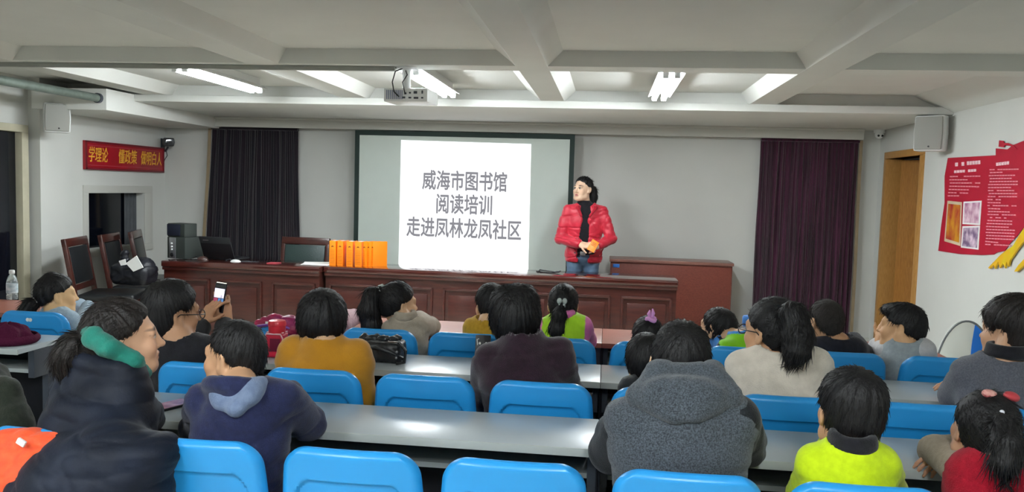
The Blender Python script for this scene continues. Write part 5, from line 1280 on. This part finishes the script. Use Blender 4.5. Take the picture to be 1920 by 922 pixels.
# 9 woman in the burgundy coat
H9 = hd(968, 529, 2.93, 1.0, 3, 4, 0, top=.139)
S9L, S9R = A(918, 674, 2.86), A(1044, 668, 2.86)
p9 = person('person with short black hair in a dark burgundy coat, second row centre', H9, (S9L, S9R), hipat(S9L, S9R),
    [dict(e=A(905, 745, 2.97), w=A(940, 712, 3.22), r=1.15), dict(e=A(1066, 738, 2.97), w=A(1030, 712, 3.22), r=1.15)],
    dict(name='burgundy_coat', m=C_burg, t=.016, st=.014, hem=-.1, ng=.012, nz=.06, fold=.005, seed=23, add=lambda c: [cap(c['nb']-c['up']*.04, c['nb']+c['up']*.04, .085, .066, .04), cap(c['S'][1]+V(.014, 0, .022), c['S'][1]+V(.028, 0, -.04), .052, .05, .02), cap(c['nb']-c['up']*.03, c['head'].p(0, -.035, -.10), .07, .062, .03)]),
    dict(off=.014, front=.05, nape=-.125, m=M_hair, earcut=False, add=lambda H: [H.E((.0, -.03, .035), (.088, .10, .093), .02), H.E((0, -.035, .0), (.077, .085, .06), .03), H.E((0, -.048, -.06), (.050, .048, .062), .03), H.E((.03, -.03, .09), (.05, .05, .045), .03), H.E((-.04, -.03, .075), (.05, .055, .05), .03)], seed=14, amp=.0035), hands=False)

# 10 girl in pink and lime
H10 = hd(1057, 531, 3.70, .82, 0, 2, 0)
S10L, S10R = A(1023, 615, 3.66), A(1092, 613, 3.66)
def col10(P, c):
    q = P-c['mid']; x = q @ c['xr']; z = q @ c['up']; w = ((np.abs(x) < .098) & (z > -.035) & (z < .10))[:, None]
    return np.where(w, np.array(lin('a6d62a')[:3]), np.array(lin('d873ae')[:3]))
def clip10(root, head):
    b = MB(); p = Vector(head.p(0, -.118, .035))
    for q in (-1, 1): b.ball(p+Vector((q*.012, 0, .010)), .012, .006, .014, n=10); b.ball(p+Vector((q*.009, 0, -.012)), .008, .006, .012, n=10)
    part(b, 'hair_clip', mat('silver_bow', 'a9b3ae', .35, .5), root)
p10 = person('girl in a pink and lime jacket with a long low ponytail', H10, (S10L, S10R), hipat(S10L, S10R, .02, .47), [dict(e=A(1015, 640, 3.85), w=A(1035, 612, 4.1), r=.95), dict(e=A(1102, 636, 3.85), w=A(1082, 610, 4.1), r=.95)],
    dict(name='panelled_jacket', m=C_multi, t=.016, ng=.014, nz=.04, fold=.004, seed=29, col=col10, h=.007, collar=dict(m=cloth('pink_collar', 'd06fa6'), r=.046, w=.008, z=.025)),
    dict(off=.010, front=.06, nape=-.07, m=M_hair, seed=9, tail=[H10.p(0, -.10, .03), H10.p(-.012, -.125, -.03), H10.p(-.02, -.125, -.11), H10.p(-.015, -.12, -.18), H10.p(.0, -.12, -.235)], tr=[.018, .030, .036, .034, .008]),
    child=True, hands=False, bulk=.84, depth=.088, extra=clip10)

# 11 girl with the pink hair tie
H11 = hd(1216, 590, 3.74, .82, 0, 12, 0)
S11L, S11R = A(1188, 668, 3.68), A(1250, 668, 3.68)
def tie11(root, head):
    m = mat('pink_scrunchie', 'd99ad0', .7, .3, bump=.2); T = Matrix.Translation(Vector(head.p(.01, -.045, .125)))
    b = MB(); b.tube([T @ Vector((.018*math.cos(t), .012*math.sin(t), .006*math.sin(2*t))) for t in np.linspace(0, 6.283, 17)[:-1]], .010, 8, closed=True)
    for q, s in ((-.5, 1), (.45, 1.15)): b.tube([T @ Vector((q*.012, -.004, .008)), T @ Vector((q*.02, -.006, .026*s)), T @ Vector((q*.012, -.004, .044*s))], [.006, .009, .003], 8)
    part(b, 'pink_hair_tie', m, root)
person('girl with a pink hair tie, only her head showing', H11, (S11L, S11R), hipat(S11L, S11R, .02, .46), [dict(e=A(1182, 690, 3.8), w=A(1205, 650, 4.05), r=.85), dict(e=A(1256, 690, 3.8), w=A(1236, 650, 4.05), r=.85)],
    dict(name='dark_top', m=C_black, t=.012, seed=31), dict(off=.011, front=.06, nape=-.07, m=M_hair), child=True, hands=False, bulk=.8, depth=.085, extra=tie11, h=.007)

# 12 small child at the hooded man's left
H12 = hd(1212, 624, 2.93, .80, -8, 0, 0)
S12L, S12R = A(1180, 727, 2.88), A(1256, 727, 2.88)
person('small child with a black bowl cut beside the hooded man', H12, (S12L, S12R), hipat(S12L, S12R, .02, .46), [dict(e=A(1180, 765, 2.95), w=A(1195, 722, 3.2), r=.85), dict(e=A(1262, 765, 2.95), w=A(1235, 722, 3.2), r=.85)],
    dict(name='dark_jacket', m=C_sleeve, t=.012, seed=37), dict(off=.013, front=.05, nape=-.10, earcut=False, m=M_hair, amp=.0012), child=True, hands=False, bulk=.82, depth=.088, h=.007)

# 13 man in the grey hooded vest
H13 = hd(1279, 597, 2.22, .95, -6, 10, 0)
S13L, S13R = A(1178, 790, 2.08), A(1375, 788, 2.08)
def hood13(c): return [ell(A(1283, 718, 2.04), (.112, .055, .042), None, .04), ell(A(1283, 752, 2.0), (.115, .045, .06), rotm(0, 12, 0), .03), cap(A(1208, 722, 2.12), A(1222, 745, 2.05), .036, .040, .04), cap(A(1357, 722, 2.12), A(1342, 745, 2.05), .036, .040, .04), ell(A(1283, 792, 1.985), (.07, .03, .03), None, .03)]
p13 = person('man in a grey tweed hooded vest over dark sleeves, nearest row', H13, (S13L, S13R), hipat(S13L, S13R, .02, .50),
    [dict(e=A(1150, 842, 2.20), w=A(1225, 838, 2.42), r=1.18), dict(e=A(1392, 836, 2.20), w=A(1330, 835, 2.42), r=1.18)],
    [dict(name='hooded_vest', m=C_vest, t=.018, st=.02, sleeves=False, hem=-.05, ng=.02, nz=.06, fold=.005, seed=41, add=lambda c: [cap(c['S'][0], c['S'][0]+V(.02, 0, -.08), .062, .06, .04), cap(c['S'][1], c['S'][1]+V(-.02, 0, -.08), .062, .06, .04)], h=.008),
     dict(name='dark_sleeves', m=C_sleeve, t=.004, st=.016, hem=.3, fold=.006, seed=43, cuff=.02)],
    dict(off=.008, front=.06, nape=-.075, m=M_hair, seed=5, amp=.0024), hands=False, h=.0055, bulk=1.1, depth=.125, chest=.98, waist=.92)

H13s = [cap(A(1236, 706, 2.09), A(1330, 706, 2.09), .038, .038, .03)]
for _q in (-1, 1): H13s += [cap(A(1283+_q*47, 706, 2.09), A(1283+_q*82, 744, 2.06), .038, .032, .03), cap(A(1283+_q*82, 744, 2.06), A(1283+_q*18, 776, 1.985), .034, .026, .03)]
H13s += [ell(A(1283, 738, 2.02), (.10, .042, .048), rotm(0, 14, 0), .03)]
qmesh('hood', [skin_of(H13s, .007, folds(.006, 77, (1, 1, 1.6), 10, 26), 1)], C_vest, p13)

# 14 child slumped over the front table
H14 = hd(1348, 573, 3.92, .86, 46, 12, -14)
S14L, S14R = A(1368, 652, 3.80), A(1418, 642, 3.72)
def col14(P, c):
    q = P-c['mid']; x = q @ c['xr']; z = q @ c['up']; g = np.array(lin('7fc31c')[:3]); bl = np.array(lin('3f86cc')[:3]); bk = np.array(lin('121118')[:3])
    d = x*.8+z*.6
    C = np.where((d > -.035)[:, None], g, bk); C = np.where((d < -.075)[:, None], bl, C); C = np.where((z > .045)[:, None], bl, C); return C
person('child in a green, blue and black jacket slumped with fist on cheek', H14, (S14L, S14R), V(*A(1400, 660, 3.66))*V(1, 1, 0)+V(0, 0, .47),
    [dict(e=A(1340, 655, 3.95), w=A(1352, 632, 3.86), d=(-.35, -.05, .8), n=(-.1, -.95, .2), curl=1.05, side=1, k=.8, r=.95), dict(e=A(1450, 655, 3.9), w=A(1430, 640, 4.1), r=.9)],
    dict(name='panelled_jacket', m=C_multi, t=.016, ng=.012, nz=.03, seed=47, fold=.006, col=col14, h=.007, cuff=.01, add=lambda c: [cap(A(1362, 655, 3.70), A(1357, 705, 3.64), .05, .055, .03)]), dict(off=.010, front=.06, nape=-.07, m=M_hair, earcut=False), child=True, bulk=.86, depth=.09)

# 15 woman in the cream sweater
H15 = hd(1452, 556, 2.86, .97, 38, 0, 0)
S15L, S15R = A(1392, 690, 2.84), A(1527, 684, 2.82)
p15 = person('person in glasses and a cream sweater with a thick black ponytail', H15, (S15L, S15R), hipat(S15L, S15R), [dict(e=A(1383, 742, 2.92), w=A(1420, 725, 3.2), r=1.1), dict(e=A(1543, 738, 2.92), w=A(1500, 735, 3.18), r=1.1)],
    dict(name='cream_sweater', m=C_cream, t=.02, st=.018, hem=-.05, ng=.016, nz=.035, fold=.003, seed=53),
    dict(off=.012, front=.062, nape=-.07, m=M_hair, seed=12, tail=[H15.p(.01, -.095, .03), V(*A(1487, 592, 2.75)), V(*A(1497, 630, 2.72)), V(*A(1493, 660, 2.71)), V(*A(1487, 676, 2.71))], tr=[.030, .044, .046, .040, .016]),
    skin=lin('c89b77')[:3], hands=False, extra=lambda r, h: glasses(r, h, M_frame))

# 16 boy with the buzz cut
H16 = hd(1549, 557, 3.70, .88, 25, 0, 0)
S16L, S16R = A(1538, 652, 3.67), A(1602, 654, 3.66)
person('boy with a buzz cut in a black checked top by the plum curtain', H16, (S16L, S16R), hipat(S16L, S16R, .02, .48), [dict(e=A(1530, 672, 3.88), w=A(1550, 650, 4.1), r=1.0), dict(e=A(1622, 668, 3.9), w=A(1600, 648, 4.1), r=1.05)],
    dict(name='checked_top', m=C_blacktee, t=.015, ng=.01, nz=.025, seed=59), dict(off=.003, front=.07, nape=-.055, m=mat('buzzed_hair', '2a2623', .7, .3, bump=.5, bscale=420), amp=.0004), skin=lin('b98c68')[:3], child=True, hands=False, bulk=.9, depth=.095)

# 17 boy in the grey tee
H17 = hd(1695, 565, 3.69, .90, 58, 2, 0)
S17L, S17R = A(1664, 660, 3.70), A(1732, 655, 3.62)
p17 = person('boy in a grey t-shirt with white sleeves, hand at his mouth, beside the door', H17, (S17L, S17R), hipat(S17L, S17R, .02, .48),
    [dict(e=A(1646, 668, 3.93), w=A(1652, 640, 3.84), d=(.12, -.05, 1), n=(-.7, -.5, .1), curl=.95, side=-1, k=.8, r=.92), dict(e=A(1743, 705, 3.70), w=A(1725, 672, 3.95), r=.92)],
    [dict(name='t_shirt', m=C_greytee, t=.012, sleeves=False, ng=.010, nz=.02, seed=61, fold=.003), dict(name='white_sleeves', m=C_white, t=.006, st=.018, hem=.72, seed=62, fold=.004, cuff=.05)],
    dict(off=.008, front=.05, nape=-.05, m=M_hair, seed=13, add=lambda H: [H.E((0, .045, .078), (.062, .06, .036), .02)], late=lambda H: []), skin=lin('d2a57a')[:3], child=True, bulk=.88, depth=.092, h=.005)

# 18 woman in the grey coat
H18 = hd(1908, 550, 2.90, 1.0, 34, 0, 0, top=.135)
S18L, S18R = A(1818, 700, 2.86), A(1945, 694, 2.84)
p18 = person('person with short hair in a grey coat at the right edge, second row', H18, (S18L, S18R), hipat(S18L, S18R), [dict(e=A(1793, 742, 2.98), w=A(1850, 735, 3.2), r=1.15), dict(e=A(1965, 745, 2.95), w=A(1830, 712, 3.14), d=(-.95, -.1, -.1), n=(0, .1, 1), curl=.3, side=1, k=.85, r=1.1)],
    dict(name='grey_coat', m=C_grcoat, t=.016, st=.014, hem=-.05, ng=.02, nz=.02, fold=.004, seed=67, collar=dict(m=C_black, r=.050, w=.008, z=.02, hh=.018)),
    dict(off=.014, front=.045, nape=-.10, m=M_hairbr, seed=15, add=lambda H: [H.E((0, -.005, .05), (.088, .105, .082), .02), H.E((0, -.05, -.04), (.07, .055, .06), .03)], amp=.003), skin=lin('c99d7d')[:3])

# 19 boy in lime
H19 = hd(1598, 688, 2.06, .90, 4, 4, 0)
S19L, S19R = A(1531, 872, 2.0), A(1651, 872, 2.0)
p19 = person('boy in a lime shirt with black collar, nearest row', H19, (S19L, S19R), hipat(S19L, S19R, .02, .46), [dict(e=A(1512, 925, 2.10), w=A(1560, 890, 2.35), r=.95), dict(e=A(1668, 920, 2.10), w=A(1620, 890, 2.35), r=.95)],
    dict(name='lime_shirt', m=C_lime, t=.015, st=.016, ng=.012, nz=.03, fold=.004, seed=71, collar=dict(m=C_black, r=.047, w=.008, z=.022, hh=.012), h=.007),
    dict(off=.011, front=.055, nape=-.07, m=M_hair, seed=16, amp=.0025, add=lambda H: [H.E((0, -.03, .06), (.080, .088, .072), .02)]), skin=lin('c79a78')[:3], child=True, hands=False, bulk=.85, depth=.095, h=.005)

# 20 girl in the red vest
H20 = hd(1850, 730, 2.14, .84, 2, 6, 3)
S20L, S20R = A(1814, 888, 2.10), A(1918, 888, 2.08)
e20 = A(1752, 882, 2.33)
def clips20(root, head):
    b = MB(); 
    for (x, y, z) in ((-.012, -.098, .098), (-.004, -.106, .085), (-.005, -.128, -.012), (.022, -.130, -.020), (-.004, -.118, -.058), (.006, -.118, -.058)): b.ball(head.p(x, y, z), .006, n=10)
    part(b, 'pearl_hairpins', mat('pearl_white', 'd9d9e2', .3, .5), root)
    for q, m in ((-.012, mat('pale_rose_clip', 'd8a79c', .5, .3, col2='a8434a', vscale=60)), (.05, mat('red_rose_clip', 'b03a40', .5, .3))):
        b = MB(); b.ball(head.p(q, -.02, .123), .026, .016, .012, n=12, M=Matrix(rotm(26, 20, 12)).to_4x4()); part(b, 'flower_clip', m, root)
p20 = person('girl in a red vest with beige sleeves and pearl hairpins, lower right corner', H20, (S20L, S20R), hipat(S20L, S20R, .02, .46),
    [dict(e=e20, w=A(1850, 872, 2.42), r=1.0), dict(e=A(1962, 895, 2.28), w=A(1797, 846, 2.33), d=(-1, -.42, -.22), n=(-.1, -.45, 1), curl=.55, side=1, k=.78, r=.9)],
    [dict(name='knit_sleeves', m=C_oat, t=.010, st=.015, hem=.35, ng=.0, nz=.05, seed=73, fold=.003, cuff=.0), dict(name='red_vest', m=C_red, t=.022, sleeves=False, ng=.014, nz=.026, seed=74, fold=.003, h=.007, add=lambda c: [cap(c['S'][0]+V(.01, 0, .0), c['S'][0]+V(.015, 0, -.06), .056, .05, .03), cap(c['S'][1]+V(-.01, 0, .0), c['S'][1]+V(-.015, 0, -.06), .056, .05, .03)])],
    dict(off=.011, front=.06, nape=-.075, m=M_hair, seed=18, late=lambda H: [H.C((-.05, .06, .10), (-.055, -.06, .075), .003, k=.006, op='-'), H.C((-.055, -.06, .075), (.0, -.115, .045), .003, k=.006, op='-')], tail=[H20.p(.045, -.09, -.02), V(*A(1884, 800, 2.01)), V(*A(1890, 835, 1.97)), V(*A(1886, 868, 1.96)), V(*A(1884, 896, 1.96))], tr=[.020, .027, .031, .028, .008]),
    skin=lin('c6977a')[:3], child=True, bulk=.84, depth=.092, h=.005, extra=clips20)

# 21 girl at the left front
H21 = hd(106, 512, 3.72, .86, -46, 0, 0)
S21L, S21R = A(88, 598, 3.76), A(128, 602, 3.62)
person('girl with a low ponytail in a pale blue jacket beside the water bottle', H21, (S21L, S21R), hipat(S21L, S21R, .02, .48, .0), [dict(e=A(110, 618, 3.92), w=A(150, 585, 4.05), r=.9), dict(e=A(140, 632, 3.75), w=A(165, 590, 3.98), r=.95)],
    dict(name='pale_blue_jacket', m=C_ltblue, t=.016, ng=.012, nz=.03, seed=79), dict(off=.010, front=.066, nape=-.055, m=M_hair, seed=19, add=lambda H: [H.E((.0, -.03, .115), (.02, .03, .02), .02)], tail=[H21.p(0, -.10, -.03), H21.p(.0, -.135, -.05), H21.p(.0, -.165, -.10), H21.p(.0, -.16, -.17), H21.p(0, -.15, -.2)], tr=[.02, .032, .034, .026, .008], tie=M_paper),
    skin=lin('d8b183')[:3], child=True, hands=False, bulk=.85, depth=.09)

# ------------------------------------------------------------------ soft things: bags and coats
def blob(name, label, cat, prims, m, h=.007, fold=None, base=None):
    b = base if base is not None else prims[0].get('c', prims[0].get('a'))
    root = thing(name, label, cat, (b[0], b[1], b[2])); return root
c = A(715, 655, 3.32)
root = thing('shoulder_bag', 'black quilted shoulder bag lying on the grey table right of the mustard coat', 'bag', (c.x, 3.30, TZ))
pr = [rbox((c.x, 3.30, TZ+.047), (.105, .06, .046), .025, None, .02)]
qmesh('bag_body', [skin_of(pr+[pln((0, 0, TZ+.001), (0, 0, -1), .004)], .006, folds(.004, 5, (1.6, 1, 1), 24, 60), 1)], mat('black_quilted_nylon', '15181c', .4, .5, bump=.3, bscale=60), root)
pr = [cap((c.x-.085+.017*i, 3.295+.012*math.sin(i*2.1), TZ+.092+.006*math.sin(i*1.7)), (c.x-.07+.017*i, 3.31-.012*math.sin(i*1.3), TZ+.102+.006*math.cos(i*2.3)), .012, .010, .01) for i in range(10)]
qmesh('ruffled_flap', [skin_of(pr, .005, folds(.003, 6, lo=40, hi=90), 1)], mat('black_satin', '1b1d20', .35, .5, bump=.2, bscale=90), root)
b = MB(); b.tube([(c.x-.10, 3.25, TZ+.03), (c.x-.07, 3.235, TZ+.06), (c.x, 3.23, TZ+.072), (c.x+.07, 3.235, TZ+.05), (c.x+.11, 3.27, TZ+.02)], .008, 8); b.tube([(c.x+.09, 3.25, TZ+.10), (c.x+.125, 3.25, TZ+.06), (c.x+.12, 3.25, TZ+.01), (c.x+.09, 3.23, TZ+.008)], .007, 8); part(b, 'strap', M_leather, root)
b = MB(); b.ball((c.x+.09, 3.237, TZ+.055), .006, n=10); b.ball((c.x+.088, 3.237, TZ+.03), .006, n=10); b.box(c.x+.05, c.x+.095, 3.243, 3.248, TZ+.094, TZ+.099, .001); part(b, 'metal_fittings', M_steel, root)

c = A(520, 600, 3.55)
root = thing('crimson_pouch', 'crimson and purple pouch hung over the first front-row chair', 'bag', (c.x, 3.55, .845))
pr = [cap(A(486, 606, 3.53), A(515, 600, 3.53), .022, .028, .02), cap(A(515, 600, 3.53), A(545, 604, 3.53), .028, .026, .02), cap(A(545, 604, 3.53), A(566, 628, 3.53), .03, .03, .02), ell(A(556, 618, 3.50), (.05, .03, .035), None, .02)]
qmesh('pouch', [skin_of(pr, .006, folds(.004, 8, lo=24, hi=60), 1)], mat('crimson_satin', 'a31445', .4, .5, col2='7d1450', vscale=14), root)
b = MB(); b.tube([A(482, 611, 3.49), A(500, 609, 3.485), A(525, 609, 3.485), A(550, 618, 3.48), A(566, 634, 3.485)], .006, 8); part(b, 'strap', mat('purple_strap', '6d2f8f', .4, .5), root)
b = MB(); b.box(A(497, 605, 3.49).x, A(513, 605, 3.49).x, 3.492, 3.496, A(500, 608, 3.49).z, A(500, 603, 3.49).z, .001); part(b, 'bright_tab', M_paper, root)

# black bag on the middle wooden chair
bc = A(252, 508, 6.55)
root = thing('black_handbag', 'black bag with white papers on the wooden chair under the window', 'bag', bc)
pr = [rbox(bc+Vector((0, 0, -.03)), (.17, .12, .085), .05, None, .04), ell(bc+Vector((.10, 0, .04)), (.09, .08, .09), None, .05), cap(bc+Vector((-.11, 0, .0)), bc+Vector((-.075, -.02, .15)), .05, .03, .05), cap(bc+Vector((-.02, 0, .05)), bc+Vector((.02, -.02, .08)), .05, .04, .04)]
qmesh('bag_body', [skin_of(pr, .012, folds(.012, 4, lo=12, hi=30), 1)], mat('black_nylon', '12141c', .45, .4, bump=.2, bscale=60), root)
b = MB(); b.prism([(.0, .10), (.10, .17), (.16, .07), (.07, .03)], -.128, -.122, 'y', M=Matrix.Translation(bc+Vector((0, 0, -.02)))); b.prism([(-.05, .10), (.01, .12), (.02, .07), (-.03, .06)], -.15, -.146, 'y', M=Matrix.Translation(bc)); part(b, 'white_papers', M_paper, root)

# orange jacket in the lower left corner, dark olive cloth above it
oc = A(40, 860, 2.0)
root = thing('orange_jacket', 'orange-red jacket with a white tag in the lower left corner', 'jacket', (oc.x, oc.y, 0))
pr = [cap(A(-70, 846, 1.86), A(60, 840, 1.86), .060, .048, .04), cap(A(60, 842, 1.86), A(150, 822, 1.88), .042, .016, .04), cap(A(-60, 910, 1.83), A(80, 900, 1.83), .07, .075, .05), cap(A(0, 940, 1.82), A(0, 1080, 1.82), .10, .10, .06)]
qmesh('jacket_body', [skin_of(pr, .007, folds(.008, 14, lo=14, hi=36), 1)], C_orange, root)
tg = A(40, 829, 1.795); b = MB(); b.box(-.012, .012, -.004, .004, -.008, .008, .003, M=Matrix.Translation(tg) @ Matrix.Rotation(.5, 4, 'Y')); part(b, 'white_tag', M_paper, root)
dc = A(10, 760, 2.45)
root = thing('dark_cloth', 'dark olive cloth hanging down at the left picture edge', 'coat', (dc.x, dc.y, 0))
pr = [cap(A(8, 735, 2.45), A(15, 800, 2.42), .055, .07, .04), cap(A(-40, 725, 2.5), A(-40, 820, 2.45), .10, .11, .05), cap(A(15, 800, 2.42), A(20, 950, 2.42), .07, .08, .05), cap(A(-40, 820, 2.45), A(-40, 960, 2.45), .11, .12, .05)]  # plain cloth mass standing in for a sitter's trouser leg
qmesh('cloth_body', [skin_of(pr, .010, folds(.007, 22), 1)], C_olive, root)
# dark shoes and small bag on the floor in the aisle
for i, (px, py, rz, lab) in enumerate(((64, 778, 30, 'brown shoe on the pale floor under the left tables'), (48, 790, 55, 'dark shoe lying nearest the orange jacket'))):
    f = atz(px, py, .04); root = thing('floor_shoe', lab, 'shoe', (f.x, f.y, 0), 0, 'shoes in the aisle')
    R = rotm(rz, 0, 0); a = np.array([f.x, f.y, .0])
    qmesh('upper', [skin_of([cap(a+R @ V(-.09, 0, .05), a+R @ V(.10, 0, .035), .038, .030, .02), cap(a+R @ V(-.08, 0, .07), a+R @ V(-.06, 0, .10), .036, .036, .03), cap(a+R @ V(-.065, 0, .11), a+R @ V(-.06, 0, .2), .03, .03, .01, '-'), pln((0, 0, .012), (0, 0, -1), .004)], .006)], mat('brown_suede', '2b1c18', .8, .2, vary=.2), root)
    qmesh('sole', [skin_of([cap(a+R @ V(-.09, 0, .012), a+R @ V(.10, 0, .012), .040, .034, .02), pln((0, 0, .016), (0, 0, 1), .003), pln((0, 0, .001), (0, 0, -1), .003)], .006)], M_shoe, root)
